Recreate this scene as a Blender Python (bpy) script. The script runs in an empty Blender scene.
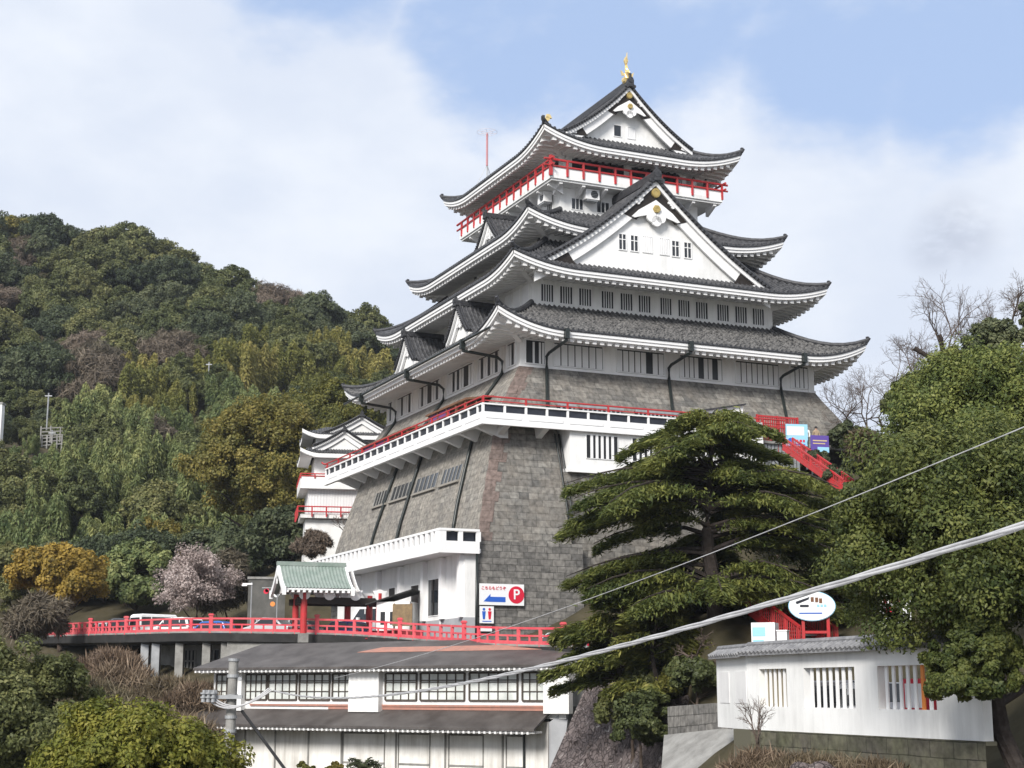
import bpy, math, random
import numpy as np
from mathutils import Vector, Matrix
R = math.radians
S = bpy.context.scene
COL = S.collection
# ------------------------------------------------------------------ camera
F = 1552.0; PT = math.atan(306 / F); CP, SP = math.cos(PT), math.sin(PT)
cam = bpy.data.cameras.new('camera'); camo = bpy.data.objects.new('camera', cam); COL.objects.link(camo)
cam.sensor_width = 36; cam.lens = F / 1024 * 36; cam.clip_start = 0.3; cam.clip_end = 9000
camo.location = (0, 0, 0); camo.rotation_euler = (R(90) + PT, 0, 0); S.camera = camo
# ------------------------------------------------------------------ light
SUN_EL, SUN_AZ = 35.0, 204.0           # azimuth clockwise from +Y (north); 204 = behind the camera, a little to its left
sd = Vector((math.sin(R(SUN_AZ)) * math.cos(R(SUN_EL)), math.cos(R(SUN_AZ)) * math.cos(R(SUN_EL)), math.sin(R(SUN_EL))))
sun = bpy.data.lights.new('sun', 'SUN'); suno = bpy.data.objects.new('sun', sun); COL.objects.link(suno)
sun.energy = 3.0; sun.angle = R(18); sun.color = (1, .955, .89)
suno.rotation_euler = sd.to_track_quat('Z', 'Y').to_euler()
S.view_settings.view_transform = 'Standard'; S.view_settings.look = 'None'
S.view_settings.exposure = 0.74; S.view_settings.gamma = 1; S.view_settings.use_curve_mapping = False

def world():
    w = bpy.data.worlds.new('World'); S.world = w; w.use_nodes = True
    nt = w.node_tree; N = nt.nodes; L = nt.links; N.clear()
    out = N.new('ShaderNodeOutputWorld'); bg = N.new('ShaderNodeBackground')
    sky = N.new('ShaderNodeTexSky'); sky.sky_type = 'NISHITA'; sky.sun_disc = False
    sky.sun_elevation = R(SUN_EL); sky.sun_rotation = R(SUN_AZ); sky.air_density = 1.0; sky.dust_density = 2.6; sky.ozone_density = 1.5
    tc = N.new('ShaderNodeTexCoord')
    nrm = N.new('ShaderNodeVectorMath'); nrm.operation = 'NORMALIZE'; L.new(tc.outputs['Generated'], nrm.inputs[0])
    def noise(scale, detail, rough, off):
        mp = N.new('ShaderNodeMapping'); mp.inputs['Scale'].default_value = (1, 1, 1.9); mp.inputs['Location'].default_value = off
        L.new(nrm.outputs[0], mp.inputs[0])
        n = N.new('ShaderNodeTexNoise'); n.inputs['Scale'].default_value = scale; n.inputs['Detail'].default_value = detail
        n.inputs['Roughness'].default_value = rough; L.new(mp.outputs[0], n.inputs['Vector']); return n.outputs['Fac']
    def math_(op, a, b=None, c=None):
        m = N.new('ShaderNodeMath'); m.operation = op
        for i, v in enumerate((a, b, c)):
            if v is None: continue
            if hasattr(v, 'is_output'): L.new(v, m.inputs[i])
            else: m.inputs[i].default_value = v
        return m.outputs[0]
    def ramp(v, lo, hi):
        m = N.new('ShaderNodeMapRange'); m.interpolation_type = 'SMOOTHSTEP'
        L.new(v, m.inputs[0]); m.inputs[1].default_value = lo; m.inputs[2].default_value = hi; return m.outputs[0]
    def blob(d, r0, r1):            # soft patch of sky round direction d
        v = N.new('ShaderNodeVectorMath'); v.operation = 'DISTANCE'; L.new(nrm.outputs[0], v.inputs[0]); v.inputs[1].default_value = d
        return ramp(v.outputs['Value'], r1, r0)
    def sdir(u, v):
        a, b = (u - 512) / F, (384 - v) / F
        return Vector((a, CP - b * SP, SP + b * CP)).normalized()
    n1 = noise(5.0, 9, .58, (3.1, .7, 2.2)); n2 = noise(16.0, 8, .6, (1, 5, 2)); n3 = noise(7.0, 6, .55, (7, 2, 9))
    # clear patches in the cloud deck: the blue band over the keep, thin elsewhere
    gap = blob(sdir(640, -80), .06, .20)
    for (u, v, a, b) in ((840, 30, .03, .125), (950, 60, .02, .105), (500, 20, .02, .105), (330, -60, .02, .10), (1100, 10, .03, .12)):
        gap = math_('MAXIMUM', gap, blob(sdir(u, v), a, b))
    e = math_('ADD', math_('MULTIPLY', n1, .95), math_('MULTIPLY', n2, .32))          # ~0.63 mean
    e = math_('SUBTRACT', e, math_('MULTIPLY', gap, .55))
    cloud = ramp(e, .17, .50)
    streak = ramp(noise(9.0, 7, .62, (4, 4, 4)), .46, .74)                 # thin veil inside the blue
    cloud = math_('MAXIMUM', cloud, math_('MULTIPLY', streak, .45))
    ccol = N.new('ShaderNodeMix'); ccol.data_type = 'RGBA'
    L.new(ramp(n3, .35, .72), ccol.inputs['Factor'])
    ccol.inputs['A'].default_value = (6.0, 6.55, 7.6, 1); ccol.inputs['B'].default_value = (7.1, 7.5, 8.2, 1)
    grey = math_('MAXIMUM', blob(sdir(958, 232), .006, .034), blob(sdir(936, 246), .002, .026)); grey = math_('MULTIPLY', grey, ramp(n2, .34, .56))
    c2 = N.new('ShaderNodeMix'); c2.data_type = 'RGBA'; L.new(math_('MULTIPLY', grey, .62), c2.inputs['Factor'])
    L.new(ccol.outputs['Result'], c2.inputs['A']); c2.inputs['B'].default_value = (4.1, 4.5, 5.5, 1)
    blue = N.new('ShaderNodeMix'); blue.data_type = 'RGBA'; blue.inputs['Factor'].default_value = .72
    L.new(sky.outputs[0], blue.inputs['A']); blue.inputs['B'].default_value = (4.3, 5.6, 8.2, 1)
    mix = N.new('ShaderNodeMix'); mix.data_type = 'RGBA'
    L.new(cloud, mix.inputs['Factor']); L.new(blue.outputs['Result'], mix.inputs['A']); L.new(c2.outputs['Result'], mix.inputs['B'])
    L.new(mix.outputs['Result'], bg.inputs[0]); bg.inputs[1].default_value = 0.076
    L.new(bg.outputs[0], out.inputs[0])
world()
S.cycles.max_bounces = 5; S.cycles.diffuse_bounces = 4; S.cycles.transparent_max_bounces = 6

# ------------------------------------------------------------------ pixel -> place
def ray(u, v):
    a, b = (u - 512) / F, (384 - v) / F
    return np.array([a, CP - b * SP, SP + b * CP])
def at(u, v, Y):
    d = ray(u, v); return d * (Y / d[1])

# ------------------------------------------------------------------ materials
def mat(name, col, rough=.7, spec=.3, metal=0, var=None, vscale=1.0, bump=0, bscale=8.0, detail=6):
    """principled with a noise mottling between col and var, in object space"""
    m = bpy.data.materials.new(name); m.use_nodes = True; nt = m.node_tree; N = nt.nodes; L = nt.links
    b = N['Principled BSDF']; b.inputs['Roughness'].default_value = rough; b.inputs['Metallic'].default_value = metal
    b.inputs['Specular IOR Level'].default_value = spec
    b.inputs['Base Color'].default_value = (*col, 1)
    tc = N.new('ShaderNodeTexCoord')
    if var is not None:
        n = N.new('ShaderNodeTexNoise'); n.inputs['Scale'].default_value = vscale; n.inputs['Detail'].default_value = detail; n.inputs['Roughness'].default_value = .62
        L.new(tc.outputs['Object'], n.inputs['Vector'])
        r = N.new('ShaderNodeMapRange'); r.inputs[1].default_value = .36; r.inputs[2].default_value = .68; L.new(n.outputs['Fac'], r.inputs[0])
        x = N.new('ShaderNodeMix'); x.data_type = 'RGBA'; L.new(r.outputs[0], x.inputs['Factor'])
        x.inputs['A'].default_value = (*col, 1); x.inputs['B'].default_value = (*var, 1); L.new(x.outputs['Result'], b.inputs['Base Color'])
    if bump:
        n = N.new('ShaderNodeTexNoise'); n.inputs['Scale'].default_value = bscale; n.inputs['Detail'].default_value = 5
        L.new(tc.outputs['Object'], n.inputs['Vector'])
        bp = N.new('ShaderNodeBump'); bp.inputs['Strength'].default_value = bump; bp.inputs['Distance'].default_value = .1
        L.new(n.outputs['Fac'], bp.inputs['Height']); L.new(bp.outputs[0], b.inputs['Normal'])
    return m
def plaster(name, col, dirt, amount=.35, streak=.25):
    """white plaster with rain streaks running down and blotchy dirt"""
    m = mat(name, col, .75, .2); nt = m.node_tree; N = nt.nodes; L = nt.links; b = N['Principled BSDF']
    tc = N.new('ShaderNodeTexCoord'); mp = N.new('ShaderNodeMapping'); mp.inputs['Scale'].default_value = (1.6, 1.6, streak); L.new(tc.outputs['Object'], mp.inputs[0])
    n = N.new('ShaderNodeTexNoise'); n.inputs['Scale'].default_value = 1.3; n.inputs['Detail'].default_value = 8; n.inputs['Roughness'].default_value = .7; L.new(mp.outputs[0], n.inputs['Vector'])
    n2 = N.new('ShaderNodeTexNoise'); n2.inputs['Scale'].default_value = .45; n2.inputs['Detail'].default_value = 7; L.new(tc.outputs['Object'], n2.inputs['Vector'])
    a = N.new('ShaderNodeMath'); a.operation = 'MULTIPLY'; L.new(n.outputs['Fac'], a.inputs[0]); L.new(n2.outputs['Fac'], a.inputs[1])
    r = N.new('ShaderNodeMapRange'); r.inputs[1].default_value = .2; r.inputs[2].default_value = .46; r.inputs[4].default_value = amount; L.new(a.outputs[0], r.inputs[0])
    x = N.new('ShaderNodeMix'); x.data_type = 'RGBA'; L.new(r.outputs[0], x.inputs['Factor'])
    x.inputs['A'].default_value = (*col, 1); x.inputs['B'].default_value = (*dirt, 1); L.new(x.outputs['Result'], b.inputs['Base Color'])
    return m
def stone(name, c1, c2, mortar, bw=1.0, bh=.48, tint=(.2, .17, .14), msize=.018, warp=.12):
    """coursed masonry laid out in the UV map (metres)"""
    m = mat(name, c1, .85, .2); nt = m.node_tree; N = nt.nodes; L = nt.links; b = N['Principled BSDF']
    tc = N.new('ShaderNodeTexCoord')
    wn = N.new('ShaderNodeTexNoise'); wn.inputs['Scale'].default_value = 1.1; wn.inputs['Detail'].default_value = 3; L.new(tc.outputs['UV'], wn.inputs['Vector'])
    sc = N.new('ShaderNodeVectorMath'); sc.operation = 'MULTIPLY_ADD'; L.new(wn.outputs['Color'], sc.inputs[0]); sc.inputs[1].default_value = (warp * 3, warp, 0); L.new(tc.outputs['UV'], sc.inputs[2])
    br = N.new('ShaderNodeTexBrick'); L.new(sc.outputs[0], br.inputs['Vector'])
    br.inputs['Scale'].default_value = 1; br.inputs['Brick Width'].default_value = bw; br.inputs['Row Height'].default_value = bh
    br.inputs['Mortar Size'].default_value = msize; br.inputs['Mortar Smooth'].default_value = .3; br.inputs['Bias'].default_value = 0
    br.offset = .43; br.squash = .7; br.squash_frequency = 3
    br.inputs['Color1'].default_value = (*c1, 1); br.inputs['Color2'].default_value = (*c2, 1); br.inputs['Mortar'].default_value = (*mortar, 1)
    n = N.new('ShaderNodeTexNoise'); n.inputs['Scale'].default_value = .55; n.inputs['Detail'].default_value = 9; n.inputs['Roughness'].default_value = .68; L.new(tc.outputs['UV'], n.inputs['Vector'])
    r = N.new('ShaderNodeMapRange'); r.inputs[1].default_value = .40; r.inputs[2].default_value = .72; r.inputs[4].default_value = .7; L.new(n.outputs['Fac'], r.inputs[0])
    x = N.new('ShaderNodeMix'); x.data_type = 'RGBA'; L.new(r.outputs[0], x.inputs['Factor']); L.new(br.outputs['Color'], x.inputs['A']); x.inputs['B'].default_value = (*tint, 1)
    n3 = N.new('ShaderNodeTexNoise'); n3.inputs['Scale'].default_value = 3.2; n3.inputs['Detail'].default_value = 6; L.new(tc.outputs['UV'], n3.inputs['Vector'])
    hv = N.new('ShaderNodeHueSaturation'); L.new(x.outputs['Result'], hv.inputs['Color'])
    v = N.new('ShaderNodeMapRange'); v.inputs[1].default_value = .3; v.inputs[2].default_value = .7; v.inputs[3].default_value = .62; v.inputs[4].default_value = 1.35; L.new(n3.outputs['Fac'], v.inputs[0]); L.new(v.outputs[0], hv.inputs['Value'])
    L.new(hv.outputs[0], b.inputs['Base Color'])
    ad = N.new('ShaderNodeMath'); ad.operation = 'MULTIPLY_ADD'; L.new(n3.outputs['Fac'], ad.inputs[0]); ad.inputs[1].default_value = .8
    inv = N.new('ShaderNodeMath'); inv.operation = 'SUBTRACT'; inv.inputs[0].default_value = 1; L.new(br.outputs['Fac'], inv.inputs[1]); L.new(inv.outputs[0], ad.inputs[2])
    bp = N.new('ShaderNodeBump'); bp.inputs['Strength'].default_value = .4; bp.inputs['Distance'].default_value = .09; L.new(ad.outputs[0], bp.inputs['Height']); L.new(bp.outputs[0], b.inputs['Normal'])
    return m
def leafmat(name, c1, c2, c3, trans=.3, scale=.35, hue=.02):
    """foliage: per-leaf and per-tree variation of three leaf colours"""
    m = bpy.data.materials.new(name); m.use_nodes = True; nt = m.node_tree; N = nt.nodes; L = nt.links
    b = N['Principled BSDF']; b.inputs['Roughness'].default_value = .55; b.inputs['Specular IOR Level'].default_value = .25
    g = N.new('ShaderNodeNewGeometry'); oi = N.new('ShaderNodeObjectInfo'); tc = N.new('ShaderNodeTexCoord')
    n = N.new('ShaderNodeTexNoise'); n.inputs['Scale'].default_value = scale; n.inputs['Detail'].default_value = 3; L.new(tc.outputs['Object'], n.inputs['Vector'])
    a = N.new('ShaderNodeMath'); a.operation = 'MULTIPLY_ADD'; L.new(g.outputs['Random Per Island'], a.inputs[0]); a.inputs[1].default_value = .5; 
    r0 = N.new('ShaderNodeMapRange'); r0.inputs[1].default_value = .32; r0.inputs[2].default_value = .68; r0.inputs[3].default_value = -.05; r0.inputs[4].default_value = .55; L.new(n.outputs['Fac'], r0.inputs[0]); L.new(r0.outputs[0], a.inputs[2])
    cr = N.new('ShaderNodeValToRGB'); cr.color_ramp.elements[0].color = (*c1, 1); cr.color_ramp.elements[1].color = (*c3, 1); e = cr.color_ramp.elements.new(.5); e.color = (*c2, 1)
    cr.color_ramp.elements[0].position = .1; cr.color_ramp.elements[2].position = .95
    L.new(a.outputs[0], cr.inputs[0])
    hv = N.new('ShaderNodeHueSaturation'); L.new(cr.outputs[0], hv.inputs['Color'])
    mr = N.new('ShaderNodeMapRange'); mr.inputs[3].default_value = .5 - hue; mr.inputs[4].default_value = .5 + hue; L.new(oi.outputs['Random'], mr.inputs[0]); L.new(mr.outputs[0], hv.inputs['Hue'])
    mv = N.new('ShaderNodeMapRange'); mv.inputs[3].default_value = 1.2; mv.inputs[4].default_value = .75; L.new(oi.outputs['Random'], mv.inputs[0]); L.new(mv.outputs[0], hv.inputs['Value'])
    L.new(hv.outputs[0], b.inputs['Base Color'])
    if trans:
        t = N.new('ShaderNodeBsdfTranslucent'); L.new(hv.outputs[0], t.inputs[0]); mx = N.new('ShaderNodeMixShader'); mx.inputs[0].default_value = trans
        L.new(b.outputs[0], mx.inputs[1]); L.new(t.outputs[0], mx.inputs[2]); L.new(mx.outputs[0], N['Material Output'].inputs[0])
    return m
M = {}
M['white'] = plaster('white plaster', (.80, .80, .79), (.46, .46, .45), .55)
M['white_trim'] = plaster('white painted timber', (.80, .80, .80), (.60, .60, .61), .4)
M['soffit'] = plaster('weathered white boarding', (.74, .735, .73), (.50, .50, .51), .6)
M['old_white'] = plaster('stained white plaster', (.79, .78, .75), (.30, .27, .23), .75, .15)
M['shutter'] = plaster('white shutter boards', (.74, .745, .75), (.52, .52, .53), .5)
M['grey_paint'] = mat('grey painted wall', (.33, .34, .36), .7, var=(.40, .41, .43), vscale=.8)
M['tile'] = mat('grey roof tile', (.022, .023, .026), .55, .35, var=(.10, .10, .105), vscale=3.2, bump=.3, bscale=9)
M['tile_old'] = mat('patchy weathered roof tile', (.013, .014, .016), .6, .3, var=(.20, .195, .19), vscale=4.2, bump=.4, bscale=9, detail=9)
M['tile_edge'] = mat('dark eave tile', (.018, .019, .022), .5, .4, var=(.06, .06, .065), vscale=5)
M['dark_wood'] = mat('dark brown timber', (.022, .017, .014), .6)
M['dark'] = mat('dark opening', (.010, .011, .013), .35, .5)
M['glass'] = mat('dark window glass', (.018, .022, .028), .12, .6)
M['frame_brown'] = mat('weathered brown frame', (.075, .062, .052), .7)
M['navy'] = mat('dark navy panel', (.014, .017, .026), .4, .4, var=(.03, .034, .046), vscale=1.5)
M['pale_glass'] = mat('pale frosted glass', (.76, .78, .75), .3, .5, var=(.46, .49, .47), vscale=.8)
M['red'] = mat('red painted steel', (.48, .025, .032), .5, .4, var=(.34, .045, .042), vscale=2.5, detail=9)
M['pink_red'] = mat('sun faded red paint', (.58, .055, .080), .6, .3, var=(.56, .13, .14), vscale=1.1, detail=9)
M['gold'] = mat('gilt', (.86, .66, .30), .35, .5, .6)
M['ochre'] = mat('gilt crest', (.48, .36, .13), .4, .5, .4)
M['stone'] = stone('grey coursed masonry', (.225, .215, .195), (.108, .105, .10), (.066, .063, .06), 1.05, .48, (.22, .195, .165), .016, .07)
M['stone_lit'] = stone('lit side coursed masonry', (.265, .25, .222), (.165, .156, .144), (.10, .094, .088), 1.05, .48, (.30, .27, .23), .013, .06)  # same masonry as the front, lightened and warmed as the lit left face
M['stone_dark'] = stone('dark block masonry', (.215, .205, .19), (.105, .102, .098), (.045, .044, .042), .9, .44, (.19, .18, .165), .02, .08)
M['mossy'] = stone('mossy footing blocks', (.125, .115, .09), (.075, .07, .058), (.03, .028, .024), 1.2, .5, (.12, .125, .07), .02, .08)
M['quoin'] = stone('red brown corner stone', (.19, .145, .128), (.125, .10, .09), (.06, .045, .04), 1.5, .75, (.22, .17, .15))
M['pipe'] = mat('dark green downpipe', (.012, .017, .016), .4, .5)
M['steel'] = mat('galvanised steel', (.36, .37, .38), .45, .5, .3, var=(.27, .28, .29), vscale=2)
M['concrete'] = mat('weathered concrete', (.30, .295, .28), .85, .2, var=(.17, .165, .155), vscale=.9, bump=.3, bscale=5, detail=10)
M['slab_dark'] = mat('dark concrete with edge shade', (.016, .016, .016), .8, var=(.035, .034, .033), vscale=.9)  # deck edge toned near black to carry its underside shadow
M['asphalt'] = mat('asphalt', (.05, .05, .052), .9, var=(.075, .074, .072), vscale=.5)
M['slate'] = mat('dark brown metal roofing', (.052, .045, .042), .55, .4, var=(.105, .095, .09), vscale=.7, detail=9)
M['rust'] = mat('salmon underlay', (.42, .20, .15), .8, var=(.30, .17, .14), vscale=2)
M['wood'] = mat('brown timber', (.20, .10, .055), .7, var=(.12, .06, .035), vscale=3)
M['copper'] = mat('green copper roofing', (.185, .235, .205), .6, .3, var=(.27, .31, .285), vscale=1.3, bump=.15, bscale=6)
M['purple'] = mat('purple curtain', (.16, .06, .19), .8)
M['black'] = mat('black rubber', (.015, .015, .016), .6)
M['cable'] = mat('pale grey cable', (.50, .50, .51), .5, .4, var=(.36, .36, .37), vscale=3)
M['skin'] = mat('skin', (.48, .30, .22), .6)
def paint(name, col, rough=.3): return mat(name, col, rough, .5)
M['blue'] = paint('blue print', (.03, .12, .52)); M['cyan'] = paint('light blue print', (.30, .58, .76)); M['signwhite'] = mat('white sign board', (.80, .81, .82), .4, .4)
M['signred'] = paint('red print', (.62, .02, .05)); M['violet'] = paint('violet print', (.10, .06, .30)); M['orange'] = paint('orange print', (.75, .25, .06))

# ------------------------------------------------------------------ mesh builder
class MB:
    def __init__(s, T=None): s.v = []; s.f = []; s.uv = []; s.m = []; s.T = T; s.mi = 0
    def P(s, *p):
        p = p[0] if len(p) == 1 else p
        s.v.append(tuple(s.T(*p)) if s.T else tuple(p)); return len(s.v) - 1
    def face(s, idx, uv=None): s.f.append(tuple(idx)); s.uv.append(uv); s.m.append(s.mi)
    def poly(s, pts, uv=None): s.face([s.P(p) for p in pts], uv)
    def box(s, x0, x1, y0, y1, z0, z1):
        i = [s.P(x, y, z) for z in (z0, z1) for y in (y0, y1) for x in (x0, x1)]
        for q in ((0, 2, 3, 1), (4, 5, 7, 6), (0, 1, 5, 4), (2, 6, 7, 3), (0, 4, 6, 2), (1, 3, 7, 5)): s.face([i[k] for k in q])
    def hexa(s, a, b):               # two quads, joined
        i = [s.P(p) for p in a]; j = [s.P(p) for p in b]; n = len(i)
        s.face(i[::-1]); s.face(j)
        for k in range(n): s.face((i[k], i[(k + 1) % n], j[(k + 1) % n], j[k]))
    def prism(s, pts, y0, y1):       # polygon in x,z pushed along y
        s.hexa([(x, y0, z) for x, z in pts], [(x, y1, z) for x, z in pts])
    def bar(s, a, b, w, h=None):     # square bar from a to b
        h = h or w; a, b = Vector(a), Vector(b); d = (b - a).normalized(); u = d.cross(Vector((0, 0, 1)))
        if u.length < 1e-3: u = Vector((1, 0, 0))
        u.normalize(); n = u.cross(d)
        q = [u * (sx * w / 2) + n * (sy * h / 2) for sx, sy in ((-1, -1), (1, -1), (1, 1), (-1, 1))]
        s.hexa([a + k for k in q], [b + k for k in q])
    def tube(s, pts, r, n=8, cap=True):
        pts = [Vector(p) for p in pts]; rs = r if hasattr(r, '__len__') else [r] * len(pts); rings = []
        for k, p in enumerate(pts):
            d = (pts[min(k + 1, len(pts) - 1)] - pts[max(k - 1, 0)]).normalized()
            u = d.cross(Vector((0, 0, 1))); u = u.normalized() if u.length > .05 else d.cross(Vector((1, 0, 0))).normalized()
            w = u.cross(d); rings.append([s.P(p + (u * math.cos(t) + w * math.sin(t)) * rs[k]) for t in (2 * math.pi * j / n for j in range(n))])
        for a, b in zip(rings, rings[1:]):
            for j in range(n): s.face((a[j], a[(j + 1) % n], b[(j + 1) % n], b[j]))
        if cap: s.face(rings[0][::-1]); s.face(rings[-1])
    def disc(s, c, r, t, n=20, ax='y', sx=1, sz=1):
        def pt(a, o):
            x, z = math.cos(a) * r * sx, math.sin(a) * r * sz
            return (c[0] + x, c[1] + o, c[2] + z) if ax == 'y' else (c[0] + o, c[1] + x, c[2] + z) if ax == 'x' else (c[0] + x, c[1] + z, c[2] + o)
        s.hexa([pt(2 * math.pi * k / n, 0) for k in range(n)], [pt(2 * math.pi * k / n, t) for k in range(n)])
    def grid(s, G, uv=None):         # G[i][j] points
        I = [[s.P(p) for p in row] for row in G]
        for i in range(len(I) - 1):
            for j in range(len(I[0]) - 1):
                s.face((I[i][j], I[i + 1][j], I[i + 1][j + 1], I[i][j + 1]), None if uv is None else (uv[i][j], uv[i + 1][j], uv[i + 1][j + 1], uv[i][j + 1]))
    def build_each(s, name, m, parent=None, margin=.03):
        """one object per separate piece"""
        up = list(range(len(s.v)))
        def find(a):
            while up[a] != a: up[a] = up[up[a]]; a = up[a]
            return a
        for f in s.f:
            for k in f[1:]: up[find(k)] = find(f[0])
        grp = {}
        for i, f in enumerate(s.f): grp.setdefault(find(f[0]), []).append(i)
        cl = []
        for fs in grp.values():
            v = np.array([s.v[k] for i in fs for k in s.f[i]]); cl.append([fs, v.min(0) - margin, v.max(0) + margin])
        ch = True
        while ch:
            ch = False
            for i in range(len(cl)):
                for j in range(i + 1, len(cl)):
                    if (cl[i][1] <= cl[j][2]).all() and (cl[j][1] <= cl[i][2]).all():
                        cl[i] = [cl[i][0] + cl[j][0], np.minimum(cl[i][1], cl[j][1]), np.maximum(cl[i][2], cl[j][2])]; del cl[j]; ch = True; break
                if ch: break
        out = []
        for fs, _, _ in cl:
            q = MB(); ix = {}
            for i in fs:
                for k in s.f[i]:
                    if k not in ix: ix[k] = len(q.v); q.v.append(s.v[k])
                q.f.append(tuple(ix[k] for k in s.f[i])); q.uv.append(s.uv[i]); q.m.append(s.m[i])
            out.append(q.build(name, m, parent))
        return out
    def build(s, name, m, parent=None, smooth=False, loc=None):
        me = bpy.data.meshes.new(name); me.from_pydata(s.v, [], s.f)
        for k in (m if isinstance(m, (list, tuple)) else [m]): me.materials.append(M[k] if isinstance(k, str) else k)
        if any(s.m): me.polygons.foreach_set('material_index', s.m)
        if any(u is not None for u in s.uv):
            l = me.uv_layers.new(name='UVMap'); flat = []
            for f, u in zip(s.f, s.uv):
                for k in range(len(f)): flat += list(u[k]) if u is not None else [0, 0]
            l.data.foreach_set('uv', flat)
        if smooth: me.polygons.foreach_set('use_smooth', [True] * len(s.f))
        me.update()
        import bmesh
        bm = bmesh.new(); bm.from_mesh(me); bmesh.ops.recalc_face_normals(bm, faces=bm.faces); bm.to_mesh(me); bm.free()
        o = bpy.data.objects.new(name, me); COL.objects.link(o)
        if parent is not None: o.parent = parent
        if loc is not None: o.location = loc
        return o
def tag(o, label=None, cat=None, group=None, kind=None):
    if label: o['label'] = label
    if cat: o['category'] = cat
    if group: o['group'] = group
    if kind: o['kind'] = kind
    return o
def thing(name, label, cat, loc=(0, 0, 0), rz=0, group=None):
    o = bpy.data.objects.new(name, None); COL.objects.link(o); o.empty_display_size = .3
    o.location = tuple(loc); o.rotation_euler = (0, 0, rz); return tag(o, label, cat, group)
def dup(root, loc, rz, sc=None, label=None):
    r = root.copy(); COL.objects.link(r); r.location = tuple(loc); r.rotation_euler = (0, 0, rz)
    if sc is not None: r.scale = sc if hasattr(sc, '__len__') else (sc, sc, sc)
    if label: r['label'] = label
    for ch in list(root.children):
        c = ch.copy(); COL.objects.link(c); c.parent = r
        for g in list(ch.children):
            d = g.copy(); COL.objects.link(d); d.parent = c
    return r
def text_mesh(txt, size, name, m, parent, mtx, depth=.01):
    cu = bpy.data.curves.new(name, 'FONT'); cu.body = txt; cu.size = size; cu.extrude = depth; cu.align_x = 'CENTER'; cu.align_y = 'CENTER'; cu.offset = size * .012
    t = bpy.data.objects.new('tmp_text', cu); COL.objects.link(t); dg = bpy.context.evaluated_depsgraph_get()
    me = bpy.data.meshes.new_from_object(t.evaluated_get(dg)); bpy.data.objects.remove(t)
    me.name = name; me.materials.clear(); me.materials.append(M[m]); me.transform(mtx)
    o = bpy.data.objects.new(name, me); COL.objects.link(o); o.parent = parent; return o
FRONT = Matrix.Rotation(R(90), 4, 'X')      # lettering standing upright, facing -y
# ================================================================== THE KEEP
CA = np.array([3540., 1582.]); CA /= np.hypot(*CA); CB = np.array([-CA[1], CA[0]])
C0 = at(520, 366, 112.0)
KR = math.atan2(CA[1], CA[0])
keep = thing('castle_keep', 'tall white Japanese castle keep with tiered grey roofs on a high stone base', 'castle', (C0[0], C0[1], 0), KR)
def W(p, q, z): 
    xy = C0[:2] + CA * p + CB * q; return (xy[0], xy[1], z)

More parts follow.
